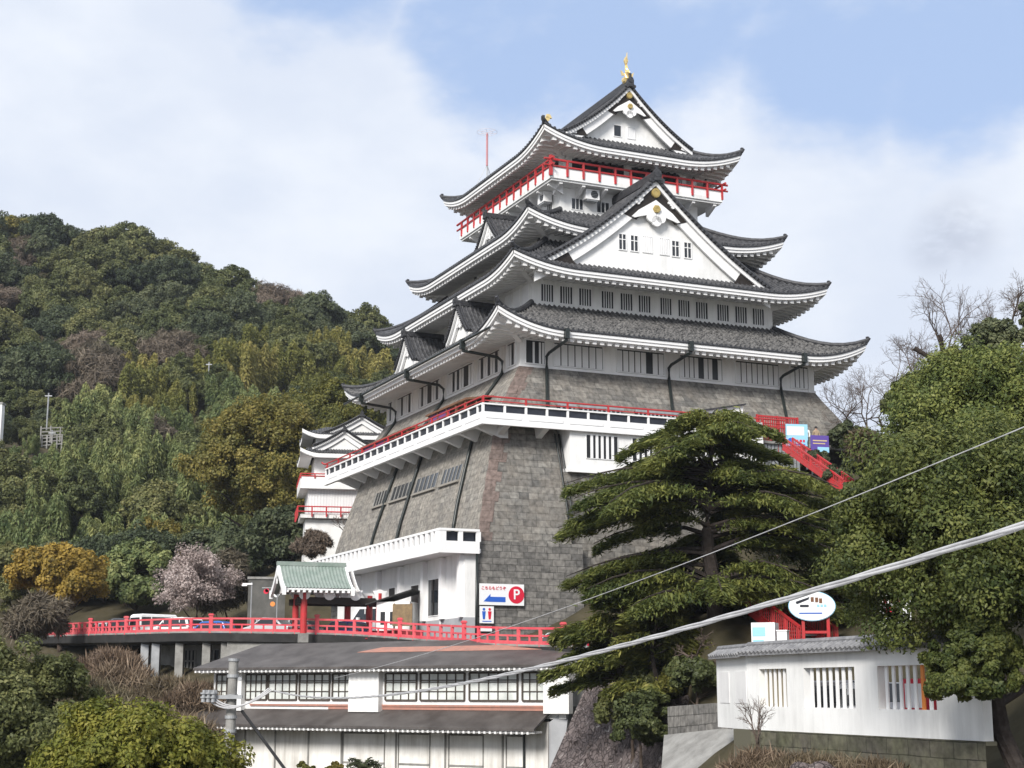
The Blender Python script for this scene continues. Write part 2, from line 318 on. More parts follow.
def side_map(side, O):
    p0, p1, q0, q1 = O
    return {'front': lambda a, d: (a, q0 + d), 'back': lambda a, d: (a, q1 - d), 'left': lambda a, d: (p0 + d, a), 'right': lambda a, d: (p1 - d, a)}[side]
def skirt_roof(I, O, Wl, ze, zi, zs, lift, tile='tile', NL=1.9, holes=()):
    """one storey's pent roof: I inner rectangle (wall above), O eave rectangle, Wl wall rectangle below"""
    roof = MB(); edge = MB(); soff = MB(); hips = MB()
    RP = .42
    for side in ('front', 'back', 'left', 'right'):
        fp = side_map(side, O)
        if side in ('front', 'back'): a0, a1, e0, e1 = O[0], O[1], I[0] - O[0], O[1] - I[1]; ov = (I[2] - O[2]) if side == 'front' else (O[3] - I[3]); w0, w1 = Wl[0] - O[0], O[1] - Wl[1]; ow = (Wl[2] - O[2]) if side == 'front' else (O[3] - Wl[3])
        else: a0, a1, e0, e1 = O[2], O[3], I[2] - O[2], O[3] - I[3]; ov = (I[0] - O[0]) if side == 'left' else (O[1] - I[1]); w0, w1 = Wl[2] - O[2], O[3] - Wl[3]; ow = (Wl[0] - O[0]) if side == 'left' else (O[1] - Wl[1])
        LC = 5.8
        def c(a):
            n = min(a - a0, a1 - a); return max(0, 1 - n / LC) ** 2.1
        def tmax(a): return max(0.0, min(1, (a - a0) / e0, (a1 - a) / e1))
        def zr(a, t):
            return ze + (zi - ze) * (.72 * t + .28 * t * t) + lift * c(a) * (1 - t) ** 1.2
        n = int(round((a1 - a0) / RP)); cols = []; prof = [(0, 0), (.22, 0), (.34, .10), (.5, .14), (.66, .10), (.78, 0)]
        for k in range(n):
            for (x, h) in prof: cols.append((a0 + (k + x) * (a1 - a0) / n, h))
        cols.append((a1, 0)); NR = 6
        G = []
        for (a, h) in cols:
            tm = tmax(a); G.append([(*fp(a, t * ov), zr(a, t) + h + .02 * (j % 2)) for j, t in ((j, tm * j / NR) for j in range(NR + 1))])
        roof.grid(G)
        # eave stack: dark tile edge, two white boards
        E0 = [[(*fp(a, 0), zr(a, 0) + h), (*fp(a, -.02), zr(a, 0) - .10), (*fp(a, .10), zr(a, 0) - .16)] for (a, h) in cols]; roof.mi = 1; roof.grid(E0); roof.mi = 0
        aa = list(np.linspace(a0 + .12, a1 - .12, 72))
        dz = [(.08, -.12), (.08, -.36), (.16, -.36), (.16, -.58), (.46, -.58), (.46, -.66)]
        def din(a, d): return min(d, a - a0, a1 - a) if d > 0 else d
        edge.grid([[(*fp(min(max(a, a0 + d), a1 - d), d), zr(a, 0) + z) for d, z in dz] for a in aa])
        # soffit
        wm = lambda a: max(0.0, min(1, (a - a0) / w0, (a1 - a) / w1))
        def zsf(a, d):
            t = min(1, d / ow); return (1 - t) * (zr(a, 0) - .60) + t * zs if True else 0
        H = []
        for a in np.linspace(a0 + .42, a1 - .42, 90):
            m_ = wm(a); H.append([(*fp(a, d), zsf(a, d)) for d in (max(.42, 0) + (max(ow * m_, .42) - .42) * j / 5 for j in range(6))])
        soff.grid(H)
        for k in range(int((a1 - a0) / .62)):
            a = a0 + .55 + k * .62
            if a > a1 - .55: break
            dm = ow * wm(a)
            if dm < .7: continue
            zd = zr(a, 0) - .60; soff.hexa([(*fp(a - .16, .34), zd + .1), (*fp(a + .16, .34), zd + .1), (*fp(a + .16, .34), zd - .25), (*fp(a - .16, .34), zd - .25)], [(*fp(a - .16, .72), zd + .1), (*fp(a + .16, .72), zd + .1), (*fp(a + .16, .72), zd - .16), (*fp(a - .16, .72), zd - .16)])
            ds = [.45 + (dm - .45) * j / 3 for j in range(4)]; wd = .11
            for d0, d1 in zip(ds, ds[1:]):
                q0 = [(*fp(a + s_ * wd, d0), zsf(a, d0) + o_) for s_, o_ in ((-1, .03), (1, .03), (1, -.10), (-1, -.10))]
                q1 = [(*fp(a + s_ * wd, d1), zsf(a, d1) + o_) for s_, o_ in ((-1, .03), (1, .03), (1, -.10), (-1, -.10))]
                soff.hexa(q0, q1)
    for (sx, sy) in ((0, 0), (1, 0), (0, 1), (1, 1)):
        oc = Vector((O[sx], O[2 + sy], 0)); ic = Vector((I[sx], I[2 + sy], 0)); wc = Vector((Wl[sx], Wl[2 + sy], 0)); pts = []
        for j in range(9):
            t = j / 8; n = t; e = abs(I[0] - O[0]); cc = max(0, 1 - (t * e) / 5.8) ** 2.1
            z = ze + (zi - ze) * (.72 * t + .28 * t * t) + lift * cc * (1 - t) ** 1.2
            p = oc.lerp(ic, t); pts.append((p.x, p.y, z + .16))
        d = (oc - ic).normalized(); tip = (pts[0][0] + d.x * .18, pts[0][1] + d.y * .18, pts[0][2] + .20)
        hips.tube([tip] + pts, [.11, .19] + [.22] * 8, 8)
        hips.box(pts[0][0] - .1, pts[0][0] + .1, pts[0][1] - .1, pts[0][1] + .1, pts[0][2] - .05, pts[0][2] + .30)
        # hip rafter below
        zt = ze + lift - .62
        a = oc.lerp(wc, .16); soff.hexa([(a.x - .14, a.y + .14, zt + .02), (a.x + .14, a.y - .14, zt + .02), (a.x + .14, a.y - .14, zt - .34), (a.x - .14, a.y + .14, zt - .34)],
                  [(wc.x - .14, wc.y + .14, zs - .02), (wc.x + .14, wc.y - .14, zs - .02), (wc.x + .14, wc.y - .14, zs - .42), (wc.x - .14, wc.y + .14, zs - .42)])
    r = roof.build('roof', [tile, 'tile_edge'], keep)
    edge.build('eave_board', 'white_trim', r); soff.build('soffit', 'soffit', r); hips.build_each('hip_ridge', 'tile_edge', r)
    return r

def gable(T, half, zf, zp, y1, wall_y, parent, tile='tile', verge=.95, crest=True, rib=.34, deep_wall=True, dark_tri=True, name='gable', flare=.30, foot_wall=None, sc=1.0, ridge_h=.75, ends=True):
    """gabled roof in its own frame: x across, y into the building (0 = verge), z up; T maps to the parent's frame"""
    prof = lambda s: zp - (zp - zf) * ((1 + flare) * s - flare * s * s)
    rf = MB(T)
    NR = 8
    n = max(4, int(y1 / rib))
    cols = []
    for k in range(n):
        for (x, h) in ((0, 0), (.25, 0), (.37, .07), (.5, .10), (.63, .07), (.75, 0)): cols.append(((k + x) * y1 / n, h))
    cols.append((y1, 0))
    for sg in (-1, 1):
        rf.grid([[(sg * half * j / NR, y, prof(j / NR) + h) for j in range(NR + 1)] for (y, h) in cols])
        # verge tiles: a double roll with tile ends along the front slope
        rf.mi = 1
        rf.tube([(sg * half * j / 14, .06, prof(j / 14) + .12) for j in range(15)], .13 * sc, 6)
        rf.tube([(sg * half * j / 14, .50 * sc, prof(j / 14) + .16) for j in range(15)], .15 * sc, 6)
        L_ = math.hypot(half, zp - zf); m_ = int(L_ / (.36 * sc))
        if ends:
            for k in range(m_):
                s_ = (k + .5) / m_; rf.disc((sg * half * s_, -.10, prof(s_) - .02), .105 * sc, .16, 8)
        rf.mi = 0
    r = rf.build(name, [tile, 'tile_edge'], parent)
    rd = MB(T); h = ridge_h * sc
    rd.box(-.22 * sc, .22 * sc, .05, y1, zp - .05, zp + h * .6); rd.tube([(0, .02, zp + h * .66), (0, y1, zp + h * .66)], .17 * sc, 8)
    rd.box(-.34 * sc, .34 * sc, -.18, .1, zp - .15, zp + h * .62); rd.disc((0, -.22, zp + h * .55), .30 * sc, .3, 12); rd.box(-.10 * sc, .10 * sc, -.12, .12, zp + h * .7, zp + h * 1.35)
    for sg in (-1, 1): rd.disc((sg * .42 * sc, -.14, zp - .12 * sc), .2 * sc, .22, 10)
    rd.build('ridge', 'tile_edge', r)
    # barge boards: two stepped white bands following the slope
    for (yy, th, top, bot) in ((.12, .16, -.10, -.10 - verge * .52), (.32, .18, -.08, -.12 - verge * 1.75)):
        bb = MB(T)
        for sg in (-1, 1):
            NN = 14
            A = [(sg * half * j / NN, prof(j / NN)) for j in range(NN + 1)]
            for (xa, za), (xb, zb) in zip(A, A[1:]):
                bb.hexa([(xa, yy, za + top), (xa, yy, za + bot), (xa, yy + th, za + bot), (xa, yy + th, za + top)], [(xb, yy, zb + top), (xb, yy, zb + bot), (xb, yy + th, zb + bot), (xb, yy + th, zb + top)])
        bb.build('barge_board', 'white_trim', r)
    w = MB(T)
    pts = [(-half * j / 10, prof(j / 10) - .12) for j in range(10, -1, -1)] + [(half * j / 10, prof(j / 10) - .12) for j in range(1, 11)]
    zb = foot_wall if foot_wall is not None else zf - .3
    w.prism([(-half, zb)] + pts + [(half, zb)], wall_y, wall_y + .15)
    w.build('gable_wall', 'white', r)
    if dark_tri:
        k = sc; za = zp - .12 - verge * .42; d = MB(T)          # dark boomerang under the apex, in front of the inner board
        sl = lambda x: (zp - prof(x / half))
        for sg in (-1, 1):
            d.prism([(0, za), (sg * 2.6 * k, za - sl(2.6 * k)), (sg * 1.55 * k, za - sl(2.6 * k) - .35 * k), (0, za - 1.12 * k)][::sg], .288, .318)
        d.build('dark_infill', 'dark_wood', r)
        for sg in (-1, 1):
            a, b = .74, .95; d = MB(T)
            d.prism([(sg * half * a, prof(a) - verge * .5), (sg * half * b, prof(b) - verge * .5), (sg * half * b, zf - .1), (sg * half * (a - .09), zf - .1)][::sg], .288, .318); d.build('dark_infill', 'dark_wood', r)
            if crest:
                g = MB(T); cx = sg * half * .87; cz = (prof(.87) - verge * .5 + zf) / 2 - .02
                g.disc((cx, .20, cz), .17 * k, .09, 10); g.disc((cx + sg * .2 * k, .20, cz - .1 * k), .12 * k, .09, 10); g.disc((cx - sg * .2 * k, .20, cz - .02 * k), .12 * k, .09, 10); g.build('scroll_ornament', 'white_trim', r)
        g = MB(T); y0 = .10; P_ = [(0, -1.12), (-1.35, -1.98), (-1.95, -2.55), (-1.72, -2.62), (-1.2, -2.45), (-.72, -2.32), (-.62, -2.62), (-.36, -2.86), (0, -3.05)]
        P_ = [(x * k, za + z * k) for x, z in P_]; g.prism(P_ + [(-x, z) for x, z in P_[-2:0:-1]], y0 + .06, y0 + .185)
        for (cx, cz) in ((-.36, -2.42), (.36, -2.42), (0, -2.68)): g.disc((cx * k, y0, za + cz * k), .40 * k, .18, 16)
        g.build('gable_pendant', 'white_trim', r)
        if crest:
            for sg in (-1, 1):
                g = MB(T)
                for (cx, cz, rr) in ((1.12, -1.12, .12), (1.26, -1.27, .10), (1.4, -1.42, .13)): g.disc((sg * cx * k, .16, za + (cz - .06) * k), rr * k, .13, 10)
                g.build('scroll_ornament', 'white_trim', r)
            c_ = MB(T); c_.disc((0, .10, za - .60 * k), .34 * k, .19, 24)
            for q_ in range(16): an = q_ * math.pi / 8; c_.disc((math.cos(an) * .23 * k, .07, za - .60 * k + math.sin(an) * .23 * k), .07 * k, .04, 8)
            c_.build('round_crest', 'ochre', r)
            c_ = MB(T); c_.disc((0, -.02, za - 1.82 * k), .30 * k, .14, 6)
            for q_ in range(6): an = q_ * math.pi / 3 + .5; c_.disc((math.cos(an) * .17 * k, -.05, za - 1.82 * k + math.sin(an) * .17 * k), .09 * k, .04, 8)
            c_.build('hexagonal_crest', 'ochre', r)
    return r

def wall_box(x0, x1, y0, y1, z0, z1, name='wall', m='white'):
    b = MB(); b.box(x0, x1, y0, y1, z0, z1); return b.build(name, m, keep)
def window(T, x0, x1, z0, z1, bars=0, pane='dark', frame=.09, proud=.1, parent=None, boards=0, gap=None, barw=.09, barm='white_trim', cross=False):
    """window on a wall plane y=0 facing -y"""
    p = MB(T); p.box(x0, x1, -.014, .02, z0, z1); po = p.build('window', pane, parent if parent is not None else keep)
    f = MB(T)
    for (a, b, c, d) in ((x0 - frame, x0, z0 - frame, z1 + frame), (x1, x1 + frame, z0 - frame, z1 + frame), (x0, x1, z0 - frame, z0), (x0, x1, z1, z1 + frame)): f.box(a, b, -proud, .01, c, d)
    f.build('window_frame', 'white_trim', po)
    if bars:
        b_ = MB(T)
        for k in range(bars):
            x = x0 + (k + 1) * (x1 - x0) / (bars + 1) ; b_.box(x - barw / 2, x + barw / 2, -.07, -.016, z0, z1)
        if cross: b_.box(x0, x1, -.06, -.02, (z0 + z1) / 2 - .03 + .2, (z0 + z1) / 2 + .03 + .2)
        b_.build('bars', barm, po)
    if boards:
        b_ = MB(T); w = (x1 - x0) / boards
        for k in range(boards):
            if gap and k in gap: continue
            b_.box(x0 + k * w + .05, x0 + (k + 1) * w - .045, -.045 - .015 * (k % 2), -.016, z0 + .03, z1 - .10)  # boards stop short on top; dark pane strip there acts as header shadow
        b_.build_each('shutter_boards', 'shutter', po, .12)
    return po
def fr(q): return lambda x, y, z: (x, q + y, z)                 # front-facing plane at q
def lf(p): return lambda x, y, z: (p + y, x, z)                 # left-facing plane at p (x runs along q)

# ---- battered stone base
BZ = [(23.5, 0), (22.4, .75), (21.2, 1.65), (19.6, 2.75), (17.8, 3.55), (15.6, 4.2), (12.8, 5.0), (9.9, 5.65), (6.0, 5.75), (1.0, 5.85)]
def bat(z):
    zs_ = [b[0] for b in BZ][::-1]; ds = [b[1] for b in BZ][::-1]; return float(np.interp(z, zs_, ds))
def base_faces(name, zt, zb, pr, qb, mats, right_flare=True):
    zz = list(np.linspace(zt, zb, 24))
    o = []
    fr_ = MB(); G = []; U = []
    for z in zz:
        d = bat(z); a, b = -d, pr(z); G.append([(a + (b - a) * k / 20, -d, z) for k in range(21)]); U.append([(a + (b - a) * k / 20, z) for k in range(21)])
    fr_.grid(G, U)
    for z_ in (0,):
        G = [[(pr(z), -bat(z) + (qb(z) + bat(z)) * k / 8, z) for k in range(9)] for z in zz]; U = [[(p_[1], p_[2]) for p_ in g] for g in G]; fr_.grid(G, U)
        G = [[(-bat(z) + (pr(z) + bat(z)) * k / 8, qb(z), z) for k in range(9)] for z in zz]; U = [[(p_[0], p_[2]) for p_ in g] for g in G]; fr_.grid(G, U)
    a = fr_.build(name, mats[0], keep)
    l = MB(); G = []; U = []
    for z in zz:
        d = bat(z); G.append([(-d, -d + (qb(z) + d) * k / 20, z) for k in range(21)]); U.append([(-d + (qb(z) + d) * k / 20, z) for k in range(21)])
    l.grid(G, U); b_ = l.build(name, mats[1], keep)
    return a, b_
def upr(z): return 26 + bat(z) * .62
base_faces('stone_base', 23.5, 18.3, lambda z: upr(z), lambda z: 29.5 + bat(z) * .3, ('stone', 'stone_lit'))
lb = base_faces('stone_base', 18.3, 9.9, lambda z: 1.35 if z > 1 else 1.35, lambda z: 21.6 + bat(z) * 1.06, ('stone', 'stone_lit'))
fb = base_faces('stone_base', 9.9, 1.0, lambda z: 2.2, lambda z: 26.5, ('stone_dark', 'stone_dark'))
# recessed right portion of the base under the white block
b = MB(); G = [[(1.35 + 1.4 * k, -4.75, z) for k in range(20)] for z in np.linspace(15.05, 1, 8)]; U = [[(p_[0], p_[2]) for p_ in g] for g in G]; b.grid(G, U)
G = [[(1.35, -4.75 + 1.0 * k, z) for k in range(8)] for z in np.linspace(15.05, 1, 8)]; U = [[(p_[1], p_[2]) for p_ in g] for g in G]; b.grid(G, U)
G = [[(27.95, -4.75 + 4 * k, z) for k in range(9)] for z in np.linspace(18.4, 1, 8)]; U = [[(p_[1], p_[2]) for p_ in g] for g in G]; b.grid(G, U)
b.build('stone_base', 'stone', keep)
b = MB(); b.box(1.35, 28, -4.75, 20, 15.0, 15.06); b.build('base_ledge', 'concrete', keep)
# red brown corner stones: a wavy column of quoins on the front side of the corner
b = MB(); random.seed(5); z = 23.45; k = 0
while z > 9.9:
    z2 = max(9.9, z - .72); d1, d2 = bat(z) + .03, bat(z2) + .03; w_ = (.85 if k % 2 else 1.1) + random.uniform(-.2, .2); lw = .12 if k % 2 else .22
    for (A_, B_) in (((-d1, -d1), (-d1 + w_, -d1)), ):
        b.poly([(-d1, -d1, z), (-d1 + w_, -d1, z), (-d2 + w_, -d2, z2), (-d2, -d2, z2)], [(0, z), (w_, z), (w_, z2), (0, z2)])
        b.poly([(-d1 + w_, -d1, z), (-d1 + w_, -d1 + .06, z), (-d2 + w_, -d2 + .06, z2), (-d2 + w_, -d2, z2)], [(0, z)] * 4)
        b.poly([(-d1, -d1, z), (-d1, -d1 + lw, z), (-d2, -d2 + lw, z2), (-d2, -d2, z2)], [(0, z), (lw, z), (lw, z2), (0, z2)])
    z = z2; k += 1
b.build('corner_stones', 'quoin', keep)
# windows band and ribs in the left face of the base
def lface(q, z, off=0): d = bat(z); return (-d - off, q, z)
for (qa, qb_) in ((.9, 4.6), (5.6, 10.2), (11.1, 15.6), (16.4, 19.8)):
    za, zb = 16.05, 14.85
    p = MB(); p.hexa([lface(qa, za, .02), lface(qb_, za, .02), lface(qb_, zb, .02), lface(qa, zb, .02)], [lface(qa, za, -.1), lface(qb_, za, -.1), lface(qb_, zb, -.1), lface(qa, zb, -.1)])
    w = p.build('window', 'glass', keep); f = MB()
    for k in range(6):
        q = qa + (qb_ - qa) * k / 5; f.hexa([lface(q - .06, za, .07), lface(q + .06, za, .07), lface(q + .06, zb, .07), lface(q - .06, zb, .07)], [lface(q - .06, za, .024), lface(q + .06, za, .024), lface(q + .06, zb, .024), lface(q - .06, zb, .024)])
    f.build('mullions', 'concrete', w)
    s_ = MB(); s_.hexa([lface(qa - .1, zb + .02, .2), lface(qb_ + .1, zb + .02, .2), lface(qb_ + .1, zb - .14, .2), lface(qa - .1, zb - .14, .2)], [lface(qa - .1, zb + .02, .004), lface(qb_ + .1, zb + .02, .004), lface(qb_ + .1, zb - .14, .004), lface(qa - .1, zb - .14, .004)])
    s_.build('window_sill', 'stone_lit', w)
def pipe(pts, r=.1, m='pipe', name='downpipe'):
    b = MB(); b.tube(pts, r, 8); return b.build(name, m, keep, smooth=True)
for q0, q1 in ((.2, -.9), (10.6, 11.2), (16.0, 17.4)):
    pipe([lface(q0 + (q1 - q0) * (17.9 - z) / 7.6, z, .16) for z in np.linspace(17.9, 10.3, 7)], .12)
for dx in (-.05, .28): pipe([(1.1 + dx + (17.9 - z) * .03, -bat(z) - .15, z) for z in np.linspace(17.9, 11, 7)], .065)

# ---- lower balcony (castle level), parapet with dark panels
BO = (-5.15, -5.15)
b = MB(); b.box(-5.15, 17.5, -5.15, 0, 18.35, 18.75); b.box(-5.15, -.3, 0, 30.9, 18.35, 18.75); b.build('balcony_floor', 'white', keep)
b = MB()
b.box(-5.2, 17.5, -5.2, -5.0, 17.95, 18.84); b.box(-5.2, -5.0, -4.9995, 30.9, 17.95, 18.84)
b.box(-5.29, 17.5, -5.29, -5.2, 17.95, 18.28); b.box(-5.29, -5.2, -5.1999, 30.9, 17.95, 18.28)
for k in range(7): b.box(-4.95 + k * 3.2, -4.95 + k * 3.2 + 2.7, -5.25, -5.2, 18.40, 18.62)
for k in range(11): b.box(-5.25, -5.2, -4.8 + k * 3.2, -4.8 + k * 3.2 + 2.7, 18.40, 18.62)
b.box(-5.2, 17.5, -5.23, -4.99, 19.34, 19.44); b.box(-5.23, -4.99, -4.985, 30.9, 19.34, 19.44)
x = -5.2
while x < 17.4: b.box(x, x + .16, -5.2, -5.02, 18.84, 19.34); x += 1.62
y = -4.3
while y < 30.9: b.box(-5.2, -5.02, y, y + .16, 18.84, 19.34); y += 1.62
b.box(-5.2, -4.99, 30.7, 30.9, 18.84, 19.34)
b.build('balcony_parapet', 'white_trim', keep)
b = MB(); b.box(-5.0, 17.3, -5.10, -5.06, 18.85, 19.33); b.box(-5.10, -5.06, -5.0, 30.69, 18.85, 19.33); b.build('parapet_panel', 'navy', keep)
b = MB()
for (zz_, r_) in ((19.92, .06), (19.62, .04)):
    b.tube([(-5.1, 31.2, zz_ + .0), (-5.1, -5.1, zz_), (19.6, -5.1, zz_)], r_, 8)
y = 30.6
while y > -5.2: b.box(-5.16, -5.04, y - .06, y + .06, 19.42, 19.95 + .0); y -= 3.24
x = -5.1
while x < 19: b.box(x - .06, x + .06, -5.16, -5.04, 19.42, 19.95); x += 3.24
b.tube([(-5.1, 31.1, 19.92), (-5.12, 31.7, 20.02), (-5.14, 32.1, 20.2)], .07, 8)
b.build('red_rail', 'red', keep)
b = MB()       # tapered brackets under the balcony
q = -3.5
while q < 30:
    dq = bat(17.0)
    b.hexa([(-5.02, q - .22, 18.35), (-5.02, q + .22, 18.35), (-5.02, q + .22, 17.98), (-5.02, q - .22, 17.98)], [(-2.6, q - .22, 18.35), (-2.6, q + .22, 18.35), (-2.6, q + .22, 17.1), (-2.6, q - .22, 17.1)])
    q += 3.1
for p in (-3.2, -.2): b.hexa([(p - .22, -5.02, 18.35), (p + .22, -5.02, 18.35), (p + .22, -5.02, 17.98), (p - .22, -5.02, 17.98)], [(p - .22, -2.6, 18.35), (p + .22, -2.6, 18.35), (p + .22, -2.6, 17.1), (p - .22, -2.6, 17.1)])
b.build_each('balcony_bracket', 'soffit', keep)
# white block below the balcony, front
b = MB(); b.box(1.6, 17.45, -4.95, -.5, 15.2, 18.34); b.build('lower_block', 'white', keep)
b = MB(); b.box(1.45, 17.6, -5.1, -.5, 15.03, 15.32); b.build('plinth_band', 'white_trim', keep)
window(fr(-4.95), 2.9, 5.4, 16.1, 17.75, 5, 'dark', .04, .06, barw=.2); window(fr(-4.95), 6.6, 9.2, 16.1, 17.75, 5, 'dark', .04, .06, barw=.2)
window(fr(-4.95), 10.6, 13.1, 16.1, 17.75, 5, 'dark', .04, .06, barw=.2)
# right end: higher white block, tall gallery with red lattice
b = MB(); b.prism([(12.6, 18.4), (16.9, 18.4), (16.9, 21.15), (12.6, 20.3)], -3.6, -2.4); b.build('stair_block', 'white', keep)
b = MB(); b.hexa([(12.4, -3.8, 20.36), (17.05, -3.8, 21.28), (17.05, -3.8, 21.16), (12.4, -3.8, 20.24)], [(12.4, -2.2, 20.36), (17.05, -2.2, 21.28), (17.05, -2.2, 21.16), (12.4, -2.2, 20.24)]); b.build('stair_block_roof', 'tile_edge', keep)
b = MB(); b.box(14.9, 17.5, -5.25, -4.99, 19.42, 19.62); b.box(17.25, 17.5, -5.25, -3.2, 15.2, 19.62); b.build('parapet_end', 'white', keep)
b = MB()
for zz_ in (18.75, 19.55, 20.3): b.box(17.6, 21.3, -4.35, -4.25, zz_ - .07, zz_ + .07)
for k in range(19): b.box(17.6 + k * .2, 17.68 + k * .2, -4.33, -4.27, 18.4, 20.3)
for x in (17.6, 19.4, 21.2): b.box(x, x + .14, -4.37, -4.23, 17.2, 20.4)
b.build('red_lattice', 'red', keep)
b = MB(); b.box(17.6, 21.3, -4.6, -2.5, 18.2, 18.4); b.build('landing', 'concrete', keep)
b = MB()
for k in range(12): b.box(17.55 + k * .32, 17.78 + k * .32, -4.4, -4.3, 15.2, 18.2)
b.build('corrugated_sheet', 'steel', keep)
# barred openings in the stone behind the front balcony, canopies on its left
for (xa, xb) in ((1.8, 3.1), (3.6, 7.0), (8.2, 11.6)):
    zt_, zb_ = 20.25, 19.0; d = 2.45
    p = MB(); p.box(xa, xb, -2.75, -2.2, zb_, zt_); w = p.build('window', 'dark', keep); f = MB(); n_ = max(3, int((xb - xa) / .34))
    for k in range(n_): f.box(xa + (k + .35) * (xb - xa) / n_, xa + (k + .65) * (xb - xa) / n_, -2.83, -2.755, zb_, zt_)
    f.box(xa - .1, xb + .1, -2.86, -2.752, zt_ - .1, zt_ + .06); f.build('bars', 'steel', w)
for (qa, qb_, zt_) in ((1.2, 9.0, 21.0), (13.4, 24.8, 20.7)):
    b = MB(); b.hexa([(-1.5, qa, zt_ + .35), (-1.5, qb_, zt_ + .35), (-1.5, qb_, zt_ + .22), (-1.5, qa, zt_ + .22)], [(-3.9, qa - .2, zt_ - .05), (-3.9, qb_ + .2, zt_ - .05), (-3.9, qb_ + .2, zt_ - .2), (-3.9, qa - .2, zt_ - .2)]); c = b.build('canopy', 'wood', keep)
    b = MB(); qm = qa + (qb_ - qa) * .45; b.box(-3.72, -3.66, qm, qb_, zt_ - .75, zt_ - .22)
    b.build('curtain', 'purple', c)
    b = MB()
    for q in np.linspace(qa + .2, qb_ - .2, 5): b.box(-3.8, -3.66, q - .08, q + .08, 18.75, zt_ - .16)
    b.box(-3.0, -2.9, qa, qb_, 18.75, zt_ - .2); b.build('canopy_post', 'wood', c)

# ---- storey 1
wall_box(0, 26, 0, 29.2, 23.5, 26.3)
b = MB(); b.box(-.08, 26.08, -.08, 29.28, 23.42, 23.58); b.build('wall_sill', 'white_trim', keep)
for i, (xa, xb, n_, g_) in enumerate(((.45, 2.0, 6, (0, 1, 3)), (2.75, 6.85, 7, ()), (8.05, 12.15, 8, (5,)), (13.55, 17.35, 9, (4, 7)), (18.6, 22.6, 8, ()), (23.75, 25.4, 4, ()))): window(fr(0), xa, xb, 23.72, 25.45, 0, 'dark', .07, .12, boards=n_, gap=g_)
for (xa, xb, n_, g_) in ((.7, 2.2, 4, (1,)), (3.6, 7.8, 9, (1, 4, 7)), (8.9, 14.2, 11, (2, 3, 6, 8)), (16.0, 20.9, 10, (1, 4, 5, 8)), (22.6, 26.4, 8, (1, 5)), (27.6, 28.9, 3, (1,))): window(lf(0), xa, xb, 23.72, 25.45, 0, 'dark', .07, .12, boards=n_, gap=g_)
r1 = skirt_roof((2.1, 23.9, 2.5, 26.5), (-3.3, 28.95, -3.3, 32.0), (0, 26, 0, 29.2), 25.75, 28.95, 25.62, 1.45, 'tile_old')
# ---- storey 2
wall_box(2.1, 23.9, 2.5, 26.5, 28.6, 31.6)
T2W = [2.91, 3.93, 4.52, 5.56, 6.16, 7.2, 8.12, 9.14, 9.79, 10.83, 11.4, 12.45, 13.36, 14.36, 15.0, 16.02, 16.62, 17.7, 18.61, 19.68, 20.31, 21.4, 21.98, 23.04]
for xa, xb in zip(T2W[::2], T2W[1::2]): window(fr(2.5), xa, xb, 29.25, 30.6, 4, 'dark', .05, .06, barw=.065)
for xa, xb in ((3.05, 4.1), (4.7, 5.7), (6.2, 7.3), (9.5, 10.6), (11.2, 12.3), (15.5, 16.6), (17.2, 18.3), (22, 23.1)): window(lf(2.1), xa, xb, 29.25, 30.6, 4, 'shutter', .05, .06, barw=.11)
r2 = skirt_roof((4.2, 21.8, 4.3, 25.0), (-1.05, 27.05, -1.05, 29.85), (2.1, 23.9, 2.5, 26.5), 31.15, 34.75, 31.0, 1.0)
# ---- storey 3
wall_box(4.2, 21.8, 4.3, 25.0, 34.3, 36.3)
window(lf(4.2), 5.2, 5.9, 35.0, 35.8, 0, 'dark', .06, .06); window(lf(4.2), 18.2, 18.9, 35.0, 35.8, 0, 'dark', .06, .06)
r3 = skirt_roof((6.55, 19.45, 6.55, 22.5), (1.35, 24.8, 1.6, 27.9), (4.2, 21.8, 4.3, 25.0), 35.45, 38.1, 35.3, 1.1)
# ---- storey 4 below the top balcony
wall_box(6.55, 19.45, 6.55, 22.5, 37.8, 40.3)
for (xa, xb) in ((7.6, 8.6), (9.9, 11.0), (15.6, 16.6), (17.6, 18.6)): window(fr(6.55), xa, xb, 38.4, 39.3, 2, 'glass', .06, .05, barw=.05)
for (xa, xb) in ((8.0, 8.9), (10.4, 11.3), (15, 15.9)): window(lf(6.55), xa, xb, 38.4, 39.3, 2, 'glass', .06, .05, barw=.05)
b = MB(); b.box(5, 21, 5, 24.3, 40.25, 40.62); b.box(5.12, 20.88, 5.12, 24.18, 40.08, 40.25); b.build('top_balcony_floor', 'white', keep)
b = MB()
for x in np.arange(6.0, 20.6, 2.05): b.hexa([(x - .14, 5.2, 40.08), (x + .14, 5.2, 40.08), (x + .14, 5.2, 39.9), (x - .14, 5.2, 39.9)], [(x - .14, 6.5, 40.08), (x + .14, 6.5, 40.08), (x + .14, 6.5, 39.3), (x - .14, 6.5, 39.3)])
for y in np.arange(6.0, 24, 2.05): b.hexa([(5.2, y - .14, 40.08), (5.2, y + .14, 40.08), (5.2, y + .14, 39.9), (5.2, y - .14, 39.9)], [(6.5, y - .14, 40.08), (6.5, y + .14, 40.08), (6.5, y + .14, 39.3), (6.5, y - .14, 39.3)])
b.build_each('balcony_bracket', 'soffit', keep)
b = MB(); b.box(5.03, 20.97, 5.03, 5.09, 40.62, 41.18); b.box(5.03, 5.09, 5.09, 24.27, 40.62, 41.18); b.box(20.91, 20.97, 5.09, 24.27, 40.62, 41.18); b.build('balcony_panel', 'white_trim', keep)
b = MB()
